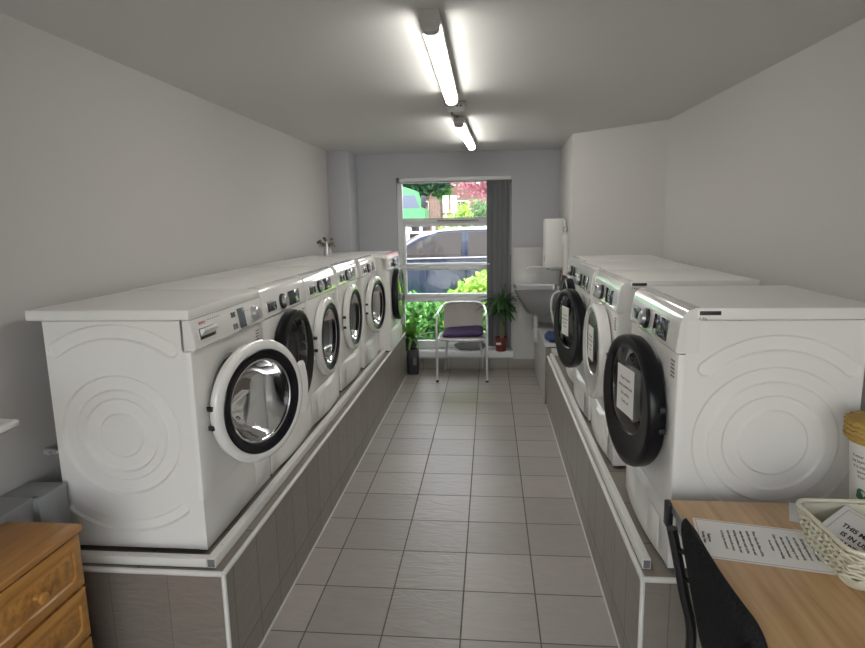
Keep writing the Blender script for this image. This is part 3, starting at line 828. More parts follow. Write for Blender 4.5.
for k, (z, sc) in enumerate(((.425, .92), (.435, 1), (.47, 1), (.482, .95), (.485, .8))):
    loops.append([(p[0] * sc + .12, p[1] * sc, z) for p in rrect(.44, .46, .07)])
loft(bm, loops, True, True); obj('seat', bm, 'black_fabric', t)
for s in (-1, 1):
    bm = BM(); tube(bm, spline([(-.18, s * .235, 0), (-.132, s * .232, .40), (-.160, s * .232, .58), (-.198, s * .230, .755)], 6), .0135, 10); obj('leg', bm, 'black_metal', t)
    bm = BM(); tube(bm, spline([(.33, s * .235, 0), (.30, s * .232, .41), (.2, s * .23, .425), (-.10, s * .232, .425)], 6), .0125, 10); obj('leg', bm, 'black_metal', t)
    for z in (.62, .70):
        bm = BM(); tube(bm, [(-.160 - (z - .58) * .2, s * .231, z), (-.128 - (z - .58) * .2, s * .175, z)], .006, 8); obj('bracket', bm, 'black_metal', t)

# ------------------------------------------------------------------ left foreground: pine drawers, grey cabinet, wall shelf
t = thing('drawer_unit', 'orange pine chest of drawers at the bottom left corner', 'drawers', (-1.00, 1.53, 0))
DZ = .70
bm = BM(); box(bm, -.235, -.022, -.70, -.012, .0, DZ - .024, .002); obj('carcass', bm, 'pine_dark', t)
bm = BM(); box(bm, -.24, .002, -.715, 0, DZ - .022, DZ, .006, 3); obj('top_board', bm, 'pine', t)
for (z0, z1) in ((.515, .672), (.35, .505), (.185, .34), (.02, .175)):
    bm = BM(); y0, y1 = -.70, -.012
    def ly(ins, x): return [(x, a, b) for a, b in [(y0 + ins, z0 + ins), (y1 - ins, z0 + ins), (y1 - ins, z1 - ins), (y0 + ins, z1 - ins)]]
    def rl(ins, r, x):
        cy, cz = (y0 + y1) / 2, (z0 + z1) / 2; return [(x, cy + p[0], cz + p[1]) for p in rrect(y1 - y0 - 2 * ins, z1 - z0 - 2 * ins, r)]
    loft(bm, [rl(0, .003, -.022), rl(0, .003, -.006), rl(.004, .004, -.003), rl(.030, .02, -.003), rl(.034, .02, -.008), rl(.040, .02, -.008), rl(.046, .02, -.004)])
    d = obj('drawer', bm, 'pine', t)
    b = BM(); loft(b, [rl(.046, .02, -.004), rl(.048, .02, -.003)], False, True); obj('inset_panel', b, 'burr', d)
    for ky in (-.20, -.52):
        b = BM(); lathe(b, [(-.004, .009), (.008, .007), (.013, .013), (.020, .017), (.027, .015), (.031, .008), (.032, .001)], 'x', 24, (0, ky, (z0 + z1) / 2)); obj('knob', b, 'pine', d)

t = thing('grey_cabinet', 'low grey cabinet along left wall, behind the orange pine drawers', 'cabinet', (XL + .003, .55, 0))
bm = BM(); box(bm, 0, .120, 0, 1.10, .0, .697, .002); obj('body', bm, 'grey_cab', t)
bm = BM(); box(bm, 0, .125, -.01, 1.10, .6975, .715, .003); obj('top_panel', bm, 'grey_cab', t)
bm = BM(); box(bm, 0, .138, 1.101, 1.232, .457, .708, .004); obj('end_section', bm, 'grey_cab', t)
o = obj('hinge_mark', (lambda b: (box(b, .11, .128, 1.105, 1.12, .7082, .7105), b)[1])(BM()), 'mark', t)

sh = thing('wall_shelf', 'white shelf end poking in at the left edge above the grey cabinet', 'shelf', (-1.012, 1.31, 0))
bm = BM(); loops = []
for y, k in ((-.60, 1), (-.06, 1), (-.012, .72), (0, .35)):
    loops.append([(-.34, y, 1.093), (.045, y, 1.093), (.052, y, 1.088), (.050, y, 1.078), (.02, y, 1.078 - .026 * k), (-.34, y, 1.078 - .026 * k)])
loft(bm, loops, True, True); obj('shelf_board', bm, 'white_satin', sh)
for y in (-.5, -.15):
    bm = BM(); prism(bm, [(-.342, 1.05), (-.05, 1.05), (-.325, .93), (-.342, .93)], y - .008, y + .008, 'y'); obj('bracket', bm, 'white_satin', sh)

bm = BM(); tube(bm, [(XL + .004, 1.87, .778), (XL + .05, 1.87, .778)], .011, 12); tube(bm, [(XL + .05, 1.87, .778), (XL + .085, 1.87, .778)], .007, 10); tube(bm, [(XL + .03, 1.87, .778), (XL + .03, 1.85, .778)], .006, 8)
tag(obj('supply_valve', bm, 'fitting'), 'small grey water valve on left wall behind the nearest washing machine', 'valve')

# ------------------------------------------------------------------ ceiling lights and detector
def light(label, y0, y1, x0, x1):
    n = (Vector((x1, y1, 0)) - Vector((x0, y0, 0))); L = n.length; a = math.atan2(n.y, n.x) - PI / 2
    t = thing('ceiling_light', label, 'light', (x0, y0, H - .0005), a, 'fluorescent ceiling lights')
    bm = BM(); prism(bm, [(-.030, 0), (.030, 0), (.036, -.034), (.031, -.038), (-.031, -.038), (-.036, -.034)], 0, L, 'y'); obj('housing', bm, 'fitting', t)
    bm = BM(); prof = [(-.030, -.0385), (.030, -.0385), (.031, -.050), (.026, -.062), (.014, -.069), (-.014, -.069), (-.026, -.062), (-.031, -.050)]
    prism(bm, prof, .045, L - .045, 'y'); obj('diffuser', bm, 'tube', t)
    for ya, yb in ((0, .044), (L - .044, L)):
        bm = BM(); prism(bm, [(a_ * 1.03, b_ * 1.02) for a_, b_ in prof], ya, yb, 'y'); obj('end_cap', bm, 'fitting', t)
    for k in range(5):
        for s in (-1, 1):
            bm = BM(); y = .15 + (L - .3) * k / 4; box(bm, s * .027, s * .036, y - .012, y + .012, -.045, -.02, .002) if s > 0 else box(bm, -.036, -.027, y - .012, y + .012, -.045, -.02, .002); obj('clip', bm, 'white_satin', t)
light('long lit fluorescent ceiling light nearest the front of the room', 2.10, 3.42, -.004, -.012)
light('lit fluorescent ceiling light nearer the window', 4.15, 5.52, -.012, .036)
t = thing('smoke_detector', 'grey box-shaped detector on ceiling between the two fluorescent lights', 'detector', (-.008, 3.70, H))
bm = BM(); box(bm, -.06, .06, -.07, .07, -.018, -.0005, .004); obj('base_plate', bm, 'fitting', t)
bm = BM(); lathe(bm, [(-.018, .055), (-.030, .055), (-.045, .046), (-.048, .001)], 'z', 28); obj('sensor_head', bm, 'white_satin', t)
for k in range(4):
    bm = BM(); box(bm, -.04 + .022 * k, -.026 + .022 * k, -.0565, -.05, -.03, -.022, .001); obj('slot', bm, 'slot', t)
bm = BM(); tube(bm, spline([(-.03, 3.775, H - .006), (-.042, 3.9, H - .030), (-.03, 4.05, H - .018), (-.018, 4.145, H - .006)], 6), .006, 8); tag(obj('cable', bm, 'dark_pipe'), 'short loose cable joining the ceiling detector and the far light', 'cable')

# ------------------------------------------------------------------ bistro chair and cushion by the window
t = thing('bistro_chair', 'aluminium bistro chair with woven back standing before the window', 'chair', (-.08, 5.91, 0))
for s in (-1, 1):
    bm = BM(); tube(bm, spline([(s * .243, -.222, 0), (s * .243, -.222, .40), (s * .243, -.21, .59), (s * .240, -.14, .662), (s * .228, .02, .682), (s * .210, .13, .702), (s * .165, .175, .725)], 6), .0125, 12); obj('leg', bm, 'alu', t)
    bm = BM(); tube(bm, spline([(s * .204, .262, 0), (s * .175, .20, .30), (s * .165, .12, .43)], 6), .0115, 12); obj('leg', bm, 'alu', t)
    bm = BM(); lathe(bm, [(0, .015), (.018, .015), (.02, .012)], 'z', 12, (s * .243, -.222, 0), cap0=True); obj('foot', bm, 'black_satin', t)
bm = BM(); pts = spline([(-.165, .175, .725), (-.10, .195, .734), (0, .2, .737), (.10, .195, .734), (.165, .175, .725)], 6); tube(bm, pts, .0115, 12, False); obj('top_rail', bm, 'alu', t)
bm = BM(); n, mrow = 24, 26; V = []
for j in range(mrow + 1):
    z = .43 + (.730 - .43) * j / mrow; f = j / mrow; w = (.192 + .012 * math.sin(PI * f)) * (1 - .06 * max(0, f - .85) / .15)
    V.append([(w * (2 * i / n - 1), .155 + .05 * f + .035 * (1 - (2 * i / n - 1) ** 2) - .0 + .0025 * (1 if (i + j) % 2 else -1), z - .02 * (max(0, f - .8) / .2) * abs(2 * i / n - 1) ** 3) for i in range(n + 1)])
def sheet_solid(bm, V, off):
    A = [[bm.verts.new(p) for p in r] for r in V]; B = [[bm.verts.new((p[0] + off[0], p[1] + off[1], p[2] + off[2])) for p in r] for r in V]
    J, I = len(V) - 1, len(V[0]) - 1
    for j in range(J):
        for i in range(I):
            bm.faces.new((A[j][i], A[j][i + 1], A[j + 1][i + 1], A[j + 1][i])); bm.faces.new((B[j][i], B[j + 1][i], B[j + 1][i + 1], B[j][i + 1]))
    for i in range(I):
        bm.faces.new((A[0][i + 1], A[0][i], B[0][i], B[0][i + 1])); bm.faces.new((A[J][i], A[J][i + 1], B[J][i + 1], B[J][i]))
    for j in range(J):
        bm.faces.new((A[j][0], A[j + 1][0], B[j + 1][0], B[j][0])); bm.faces.new((A[j + 1][I], A[j][I], B[j][I], B[j + 1][I]))
sheet_solid(bm, V, (0, .012, 0)); obj('backrest', bm, 'rattan', t, angle=80)
bm = BM(); loft(bm, [[(p[0] * k, p[1] * k - .02, z) for p in rrect(.44, .40, .08)] for z, k in ((.412, .96), (.418, 1), (.432, 1), (.438, .97))], True, True); obj('seat', bm, 'rattan', t)
bm = BM(); ring = [(p[0], p[1] - .02, .420) for p in rrect(.462, .42, .09)]; ring.append(ring[0]); tube(bm, ring, .011, 10, False); obj('seat_frame', bm, 'alu', t)

bm = BM(); loops = []
for k in range(9):
    a = -PI / 2 + PI * k / 8; sc = .80 + .20 * math.cos(a); z = .4385 + .022 + .022 * math.sin(a)
    loops.append([(p[0] * sc - .075, p[1] * sc + 5.89, z + .012 * (p[0] / .2) + .012 * max(0, p[1] / .18)) for p in dense(rrect(.40, .37, .06), .04)])
loft(bm, loops, True, True); tag(obj('seat_cushion', bm, 'purple', angle=70), 'dark purple cushion on the seat of the bistro chair', 'cushion')
# crumpled cloth on the sill behind the chair
bm = BM(); loops = []
for k in range(7):
    a = -PI / 2 + PI * k / 6; sc = .35 + .65 * math.cos(a)
    loops.append([(-.02 + .16 * sc * math.cos(th) * (1 + .12 * math.sin(3 * th)), 6.185 + .035 * sc * math.sin(th), WZ0 + .04 + .038 * math.sin(a) + .008 * math.sin(5 * th)) for th in [2 * PI * i / 28 for i in range(28)]])
loft(bm, loops, True, True); tag(obj('cloth_bundle', bm, 'cloth', angle=70), 'grey crumpled cloth on window sill behind the bistro chair', 'cloth')

# ------------------------------------------------------------------ plants, bin
def blade(bm, base, d, L, w, droop, n=7):
    d = Vector(d).normalized(); side = d.cross(Vector((0, 0, 1))); side = side.normalized() if side.length > .05 else Vector((1, 0, 0))
    p = Vector(base); prev = None; dirv = d.copy()
    for k in range(n + 1):
        f = k / n; ww = w * math.sin(PI * min(1, .12 + .88 * f)) ** .7 if f < 1 else 0.0006
        up = side.cross(dirv).normalized() * -.15 * ww
        row = [bm.verts.new(p - side * ww / 2 + up * -1), bm.verts.new(p), bm.verts.new(p + side * ww / 2 + up * -1)]
        if prev:
            bm.faces.new((prev[0], prev[1], row[1], row[0])); bm.faces.new((prev[1], prev[2], row[2], row[1]))
        prev = row; dirv = (dirv + Vector((0, 0, -droop / n))).normalized(); p = p + dirv * L / n
def pot(parent, r0, r1, h, m):
    bm = BM(); lathe(bm, [(0, .001), (0, r0), (h * .8, r1 * .95), (h * .8, r1), (h, r1), (h, r1 - .008), (h * .85, r1 - .01)], 'z', 32); obj('pot', bm, m, parent)
    bm = BM(); lathe(bm, [(h * .86, .001), (h * .86, r1 - .009)], 'z', 24); obj('soil', bm, 'soil', parent)
rnd = random.Random(11)
t = thing('potted_dracaena', 'dracaena with long dark leaves in a red-brown pot on right of sill', 'plant', (.305, 6.185 - .035, WZ0 + .0005))
pot(t, .05, .068, .145, 'terracotta')
bm = BM(); box(bm, -.05, .0, -.0665, -.062, .075, .098, .001); obj('pot_label', bm, 'paper', t)
bm = BM(); tube(bm, spline([(0, 0, .12), (.008, 0, .28), (-.008, 0, .48)], 6), .011, 10); tube(bm, spline([(.02, .01, .12), (.03, 0, .3), (.02, 0, .42)], 5), .008, 8); obj('stem', bm, 'stem', t)
bm = BM()
for k in range(74):
    a = rnd.uniform(0, 2 * PI); el = rnd.uniform(-.05, 1.0); z = rnd.uniform(.40, .53)
    dy = math.sin(a) * math.cos(el); 
    if dy > .2: dy = .2 * dy
    blade(bm, (rnd.uniform(-.015, .03), -.0, z), (math.cos(a) * math.cos(el), dy - .1, math.sin(el)), rnd.uniform(.18, .30) * (1 - .35 * max(0, math.cos(a) * math.cos(el))), rnd.uniform(.024, .038), rnd.uniform(.9, 1.9))
obj('foliage', bm, 'houseleaf', t, angle=80, fix=True)
t = thing('potted_plant', 'leafy green plant in a dark pot at left end of the sill', 'plant', (-.64, 6.185 - .03, WZ0 + .0005))
pot(t, .055, .072, .13, 'dark_pot')
bm = BM()
for k in range(24):
    a = rnd.uniform(0, 2 * PI); el = rnd.uniform(.5, 1.4); dy = math.sin(a) * math.cos(el)
    if dy > 0: dy *= .2
    blade(bm, (rnd.uniform(-.03, .03), 0, .11), (math.cos(a) * math.cos(el), dy, math.sin(el)), rnd.uniform(.18, .38), rnd.uniform(.03, .055), rnd.uniform(.4, 1.3))
obj('foliage', bm, 'lime', t, angle=80)
t = thing('waste_bin', 'small black plastic bin on floor at far end of left plinth', 'bin', (-.60, 6.02, 0))
bm = BM(); loft(bm, [[(p[0] * k, p[1] * k, z) for p in rrect(.115, .12, .022)] for z, k in ((0, .94), (.01, 1), (.225, 1), (.245, .92), (.262, .80))], True, True); obj('bin_body', bm, 'black_satin', t)
bm = BM(); lathe(bm, [(.262, .03), (.278, .03), (.28, .026), (.28, .001)], 'z', 20); obj('lid', bm, 'black_gloss', t)
bm = BM(); box(bm, .005, .04, -.0612, -.0602, .10, .175); obj('label_patch', bm, 'mark', t)

# dried flowers in a small vase at the end of the left row
t = thing('flower_vase', 'small silvery vase of dried flowers on the far left machine tops by wall', 'vase', (-1.13, 4.83, ZP + .0005 + .8395))
bm = BM(); lathe(bm, [(0, .001), (0, .028), (.03, .034), (.08, .024), (.11, .027), (.112, .024), (.08, .020), (.04, .026)], 'z', 24); obj('vase_body', bm, 'chrome', t)
bm = BM(); r2 = random.Random(5)
for k in range(16):
    a = r2.uniform(0, 2 * PI); blade(bm, (0, 0, .10), (math.cos(a), math.sin(a), r2.uniform(.1, .8)), r2.uniform(.05, .10), .022, 1.6, 5)
for k in range(7):
    c = (r2.uniform(-.06, .075), r2.uniform(-.05, .03), r2.uniform(.10, .16)); lathe(bm, [(-.012, .002), (-.006, .013), (.004, .015), (.011, .008), (.013, .001)], 'z', 8, c)
obj('dried_flowers', bm, 'dried', t, angle=60)

# ------------------------------------------------------------------ sink corner
t = thing('utility_sink', 'deep stainless steel sink in the far right corner by the window', 'sink', (.645, 5.93, 0))
bm = BM(); zt = .905
def sl(w, l, r, z, dx=0, dy=0): return [(p[0] + dx, p[1] + dy, z) for p in rrect(w, l, r)]
loft(bm, [sl(.20, .22, .05, zt - .255, .03), sl(.24, .26, .05, zt - .243, .03), sl(.435, .47, .03, zt - .03), sl(.44, .48, .03, zt - .008), sl(.455, .50, .03, zt - .006), sl(.46, .505, .03, zt), sl(.435, .47, .03, zt), sl(.43, .465, .03, zt - .03), sl(.235, .255, .05, zt - .235, .03), sl(.20, .22, .05, zt - .243, .03)], True, True)
obj('basin', bm, 'steel', t)
bm = BM(); lathe(bm, [(zt - .285, .028), (zt - .255, .034)], 'z', 20, (.0, 0, 0)); obj('waste_outlet', bm, 'chrome', t)
bm = BM(); tube(bm, [(0, 0, zt - .28), (0, 0, .42)], .021, 14); tube(bm, spline([(0, 0, .47), (0, .0, .38), (.03, .05, .345), (.03, .15, .345), (.03, .26, .345)], 6), .021, 14)
for z in (.47, .60): lathe(bm, [(z - .015, .022), (z - .012, .029), (z + .012, .029), (z + .015, .022)], 'z', 16)
obj('waste_pipe', bm, 'pipe', t)
t = thing('water_heater', 'white box water heater on the right wall above the sink', 'water heater', (.874, 5.64, 1.115))
bm = BM(); box(bm, -.185, -.012, -.13, .13, 0, .445, .016, 3); obj('casing', bm, 'white_satin', t)
bm = BM(); box(bm, -.012, .0, -.10, .10, .03, .41, .002); obj('wall_plate', bm, 'fitting', t)
bm = BM(); box(bm, -.1862, -.185, -.10, -.06, .06, .12); obj('sticker', bm, 'crochet', t)
bm = BM(); lathe(bm, [(-.014, .012), (-.0, .014), (.0, .001)], 'z', 16, (-.15, -.05, 0)); obj('control_dial', bm, 'mark', t)
t = thing('swivel_tap', 'long white swivel tap spout under the water heater', 'tap', (.80, 5.62, 1.095))
bm = BM(); tube(bm, spline([(-.03, 0, .012), (-.12, .03, .024), (-.235, .06, .024), (-.262, .065, .008)], 6), .008, 10); obj('spout', bm, 'pipe', t)
bm = BM(); tube(bm, [(-.055, 0, .008), (.06, 0, .008)], .017, 14); tube(bm, [(-.03, -.0, .0), (-.03, -.03, .055)], .008, 8); tube(bm, [(.02, -.0, .0), (.02, -.03, .05)], .008, 8); obj('mixer_body', bm, 'chrome', t)
bm = BM(); tube(bm, [(.045, .03, 0), (.045, .03, -.55)], .009, 10); obj('supply_pipe', bm, 'brown_print', t)
t = thing('pipe_run', 'white pipes and fittings on the right wall beside the water heater', 'pipe', (.862, 5.40, 1.08))
bm = BM(); tube(bm, [(0, 0, -.10), (0, 0, .26)], .024, 12); obj('boxed_pipe', bm, 'pipe', t)
bm = BM(); box(bm, -.03, .008, -.03, .03, .26, .335, .004); obj('switch_box', bm, 'white_satin', t)
bm = BM(); tube(bm, spline([(-.01, 0, .33), (-.01, .0, .39), (-.01, .04, .43), (-.01, .10, .46)], 5), .009, 8); obj('flex', bm, 'pipe', t)
bm = BM(); lathe(bm, [(.36, .012), (.37, .022), (.40, .022), (.41, .012)], 'z', 12, (-.012, 0, 0)); obj('valve', bm, 'chrome', t)
bm = BM(); tube(bm, [(.79, 5.02, .5005), (.79, 5.02, 1.02)], .016, 12); tube(bm, spline([(.79, 5.02, 1.02), (.79, 5.02, 1.06), (.80, 5.07, 1.08), (.835, 5.15, 1.06)], 5), .016, 12)
tag(obj('drain_hose', bm, 'dark_pipe'), 'dark upright drain pipe rising from the tiled boxing near the far dryer', 'pipe')
bm = BM(); tube(bm, spline([(.80, 5.10, .51), (.755, 5.12, .62), (.715, 5.14, .78), (.72, 5.15, .90), (.77, 5.16, .945), (.83, 5.17, .93)], 6), .009, 10)
tag(obj('drain_hose', bm, 'pipe'), 'pale flexible hose looping beside the sink basin', 'hose')
bm = BM(); loops = []
for k in range(7):
    a = -PI / 2 + PI * k / 6; sc = .45 + .55 * math.cos(a)
    loops.append([(.735 + .06 * sc * math.cos(th) * (1 + .1 * math.sin(3 * th)), 5.28 + .13 * sc * math.sin(th), .5005 + .036 + .035 * math.sin(a) + .004 * math.sin(4 * th)) for th in [2 * PI * i / 24 for i in range(24)]])
loft(bm, loops, True, True); tag(obj('floor_cloth', bm, 'bluecloth', angle=70), 'dark blue cloth folded on the tiled boxing under the sink', 'cloth')

# ------------------------------------------------------------------ outside
bm = BM(); box(bm, -14, 14, YB + .3, 12.2, -.2, -.02); box(bm, -14, 14, YB + .3, 7.9, -.02, .1, .02); o = struct('ground_near', bm, 'pave')
bm = BM(); box(bm, -14, 14, -16, YF - .2, -.2, -.02); struct('ground_front', bm, 'pave')
bm = BM()
rows = [(7.9, 0), (13, .05), (20, .25), (30, .55), (40, .7), (60, .8)]
loft(bm, [[(x, y, z) for x in (-30, 30)] for y, z in rows], closed=False); loft(bm, [[(x, y, -.3) for x in (-30, 30)] for y in (7.9, 60)], closed=False)
o = struct('ground_road', bm, 'road')

def foliage(bm, c, rad, n, size, seed, shell=.55):
    r = random.Random(seed); c = Vector(c)
    for _ in range(n):
        while True:
            v = Vector((r.uniform(-1, 1), r.uniform(-1, 1), r.uniform(-1, 1)))
            if .02 < v.length <= 1: break
        v = v.normalized() * (shell + (1 - shell) * r.random()) * (1 + .18 * math.sin(v.x * 7 + seed) * math.cos(v.z * 6 + v.y * 5))
        p = c + Vector((v.x * rad[0], v.y * rad[1], v.z * rad[2]))
        if p.z < .06: continue
        d = Vector((r.uniform(-1, 1), r.uniform(-1, 1), r.uniform(-.6, 1))).normalized(); s = d.cross(Vector((r.uniform(-1, 1), r.uniform(-1, 1), r.uniform(-1, 1)))).normalized()
        L = size * r.uniform(.7, 1.3); w = L * .38
        a, b, e, f = p, p + d * L * .5 + s * w, p + d * L, p + d * L * .5 - s * w
        m = s.cross(d) * L * .08
        vs = [bm.verts.new(q) for q in (a, b - m, e, f - m)]; bm.faces.new(vs)
def shrub(name, label, base, blobs, n, size, m, seed, trunk=None, cat='shrub', group=None):
    t = thing(name, label, cat, base, 0, group)
    bm = BM()
    for i, (c, rad) in enumerate(blobs): foliage(bm, c, rad, n // len(blobs), size, seed + i)
    obj('foliage', bm, m, t, angle=180, fix=False)
    bm = BM()
    if trunk: tube(bm, spline([(0, 0, 0), (.05 * trunk[1], 0, trunk[1] * .5), (0, 0, trunk[1])], 4), [trunk[0] * (1.2 - .5 * k / 8) for k in range(9)], 8)
    else:
        r = random.Random(seed)
        for k in range(9): tube(bm, [(r.uniform(-.1, .1), r.uniform(-.1, .1), 0), (r.uniform(-.35, .35), r.uniform(-.15, .15), blobs[0][0][2] * 1.1)], .008, 5)
    obj('trunk' if trunk else 'stems', bm, 'trunk', t)
    return t
shrub('garden_shrub', 'yellow-green shrub outside the window, behind the bistro chair\'s right side', (.10, 7.2, .1), [((0, 0, .42), (.34, .28, .42)), ((.22, .05, .52), (.34, .28, .40)), ((-.20, 0, .30), (.30, .26, .36))], 2600, .085, 'bright', 21)
shrub('garden_shrub', 'mid-green shrub outside the low window pane, left of the bistro chair', (-.62, 7.15, .1), [((0, 0, .22), (.34, .26, .34)), ((-.22, .05, .26), (.3, .26, .34)), ((.3, .1, .2), (.32, .26, .34))], 2600, .075, 'midleaf', 31)
shrub('garden_shrub', 'mid-green shrub outside the low window pane, behind the bistro chair', (.05, 6.92, .1), [((0, 0, .12), (.45, .18, .30)), ((.3, .05, .14), (.36, .18, .30))], 1700, .07, 'midleaf', 41)

# ---- parked car, seen side-on through the window
def car():
    t = thing('parked_car', 'blue-grey car parked outside the window, facing left', 'car', (-.20, 9.3, 0))
    hw = .86
    # lower body: side outline lofted across the width
    prof = [(-2.25, .35), (-2.28, .60), (-2.18, .78), (-1.85, .90), (-1.15, 1.00), (-.2, 1.03), (1.2, 1.06), (2.05, 1.04), (2.22, .95), (2.28, .60), (2.22, .35), (1.9, .25), (-1.95, .25)]
    bm = BM(); loops = []
    for y, k in ((-hw, .965), (-hw + .03, .99), (-hw + .12, 1), (hw - .12, 1), (hw - .03, .99), (hw, .965)):
        loops.append([(x * k, y if .45 < z < .95 else y * .97, .65 + (z - .65) * k) for x, z in prof])
    loft(bm, loops, True, True); obj('body', bm, 'carpaint', t, angle=30)
    # cabin
    cab = [(-1.30, .98), (-.62, 1.36), (-.25, 1.455), (.35, 1.475), (1.0, 1.43), (1.45, 1.28), (2.0, 1.02)]
    bm = BM(); loops = []
    for y, sh in ((-.80, 0), (-.66, 1), (-.58, 1.0), (.58, 1.0), (.66, 1), (.80, 0)):
        if abs(y) > .7: loops.append([(x, y, min(z, 1.0)) for x, z in cab] + [(1.9, y, .95), (-1.2, y, .95)])
        else:
            dz = 0 if abs(y) < .6 else -.03
            loops.append([(x, y, max(.98, z + dz)) for x, z in cab] + [(1.9, y, .95), (-1.2, y, .95)])
    loft(bm, loops, True, True); obj('cabin', bm, 'carpaint', t, angle=30)
    def side_pt(x, z, s, o=.006):
        f = max(0, min(1, (z - 1.0) / .43)); return (x, s * (.80 - .14 * f + o), z)
    for s in (-1, 1):
        for nm, poly in (('front_side_window', [(-1.02, 1.05), (-.60, 1.30), (-.28, 1.385), (.0, 1.40), (-.02, 1.06)]), ('rear_side_window', [(.09, 1.06), (.09, 1.40), (.5, 1.40), (.92, 1.36), (1.02, 1.08)]), ('quarter_window', [(1.08, 1.08), (1.0, 1.35), (1.3, 1.25), (1.5, 1.10)])):
            bm = BM(); loft(bm, [[side_pt(x, z, s, .002) for x, z in poly], [side_pt(x, z, s, .010) for x, z in poly]], True, True); obj(nm, bm, 'carglass', t)
        bm = BM(); tube(bm, [side_pt(x, z, s, .012) for x, z in spline_2d([(-1.12, 1.03), (-.62, 1.335), (-.28, 1.42), (.4, 1.435), (.98, 1.39), (1.38, 1.27), (1.62, 1.08)])], .012, 6); obj('chrome_strip', bm, 'chrome', t)
        bm = BM(); tube(bm, [side_pt(-1.1, 1.035, s, .03), side_pt(1.62, 1.062, s, .03)], .012, 6); obj('chrome_strip', bm, 'chrome', t)
        bm = BM(); box(bm, -.98, -.86, s * .86 - .07, s * .86 + .07, 1.02, 1.12, .03, 3); obj('wing_mirror', bm, 'carpaint', t)
        bm = BM(); box(bm, -.16, .02, s * .872 - .012, s * .872 + .012, .90, .925, .006); box(bm, .78, .96, s * .872 - .012, s * .872 + .012, .91, .935, .006); obj('door_handle', bm, 'chrome', t)
        for x in (-1.42, 1.42):
            bm = BM(); lathe(bm, [(-.11, .20), (-.11, .30), (-.08, .325), (.08, .325), (.11, .30), (.11, .20), (.09, .19), (.09, .02)], 'y', 28, (x, s * .77, .325)); w = obj('wheel', bm, 'tyre', t)
            b = BM(); lathe(b, [(s * .10 - .01, .20), (s * .10, .19), (s * .095, .05), (s * .10, .001)], 'y', 20, (x, s * .78, .325)); obj('hub_cap', b, 'knob', w)
    bm = BM(); prism(bm, [(-1.20, 1.035), (-.66, 1.345), (-.64, 1.355), (-1.18, 1.045)], -.62, .62, 'y'); obj('windscreen', bm, 'carglass', t, (-.02, 0, .012))
def spline_2d(p): return [(v.x, v.y) for v in [Vector((q.x, q.y)) for q in spline([(a, b, 0) for a, b in p], 4)]]
car()

# ---- green lorry across the road
def lorry():
    gz = .62
    t = thing('delivery_lorry', 'bright green lorry cab across the road at upper left of window', 'lorry', (-3.8, 36, gz))
    bm = BM(); pr = [(-2.2, .75), (.25, .75), (.30, 1.5), (.22, 1.75), (-.05, 2.55), (-.35, 2.75), (-1.9, 3.25), (-2.2, 3.25)]
    prism(bm, pr, -1.2, 1.2, 'y'); obj('cab', bm, 'truck', t)
    bm = BM(); prism(bm, [(-1.35, 1.72), (-.02, 1.72), (-.28, 2.45), (-1.35, 2.45)], -1.215, -1.2, 'y'); obj('side_window', bm, 'lorryglass', t)
    bm = BM(); prism(bm, [(.245, 1.72), (.255, 1.78), (-.04, 2.58), (-.06, 2.52)], -1.05, 1.05, 'y'); obj('windscreen', bm, 'carglass', t)
    bm = BM(); box(bm, .10, .36, -1.45, -1.22, 1.75, 2.4, .05); obj('wing_mirror', bm, 'truck_dark', t)
    bm = BM(); box(bm, -2.2, .34, -1.2, 1.2, .45, .80, .04); obj('bumper', bm, 'truck_dark', t)
    bm = BM(); box(bm, -9, -2.4, -1.25, 1.25, 1.1, 3.6, .05); obj('cargo_box', bm, 'truck', t)
    bm = BM(); box(bm, -9, -2.2, -.8, .8, .65, 1.08); obj('chassis', bm, 'truck_dark', t)
    for x in (-.75, -5.2, -7.4):
        for s in (-1, 1):
            bm = BM(); lathe(bm, [(-.16, .25), (-.16, .5), (.16, .5), (.16, .25), (.13, .02)], 'y', 24, (x, s * 1.06, .5)); w = obj('wheel', bm, 'tyre', t)
            b = BM(); lathe(b, [(-.02, .26), (s * .03, .24), (s * .05, .1), (s * .05, .001)], 'y', 18, (x, s * 1.2, .5)); obj('hub_cap', b, 'white_paint', w)
lorry()

# ---- white sign boards on posts
for k, x in enumerate((-.955, -.745)):
    t = thing('sign_board', ('left' if k == 0 else 'right') + ' one of two blank white sign boards standing beyond the parked car', 'sign', (x, 16.0, .16), 0, 'white sign boards across the road')
    bm = BM(); box(bm, -.08, .08, -.012, .012, 1.62, 2.06, .004); obj('board', bm, 'white_paint', t)
    bm = BM(); tube(bm, [(0, .03, 0), (0, .03, 2.0)], .02, 8); obj('post', bm, 'grey_metal', t)
# ---- picket fence beyond the car
t = thing('picket_fence', 'white post fence along the far side of road behind car', 'fence', (0, 14, .1))
for k in range(17):
    bm = BM(); x = -3.2 + k * .3; box(bm, x - .035, x + .035, -.02, .02, -.05, 1.46, .006); obj('post', bm, 'white_paint', t)
bm = BM(); box(bm, -3.3, 1.75, .021, .045, .5, .58); box(bm, -3.3, 1.75, .021, .045, 1.18, 1.24); obj('rail', bm, 'white_paint', t)
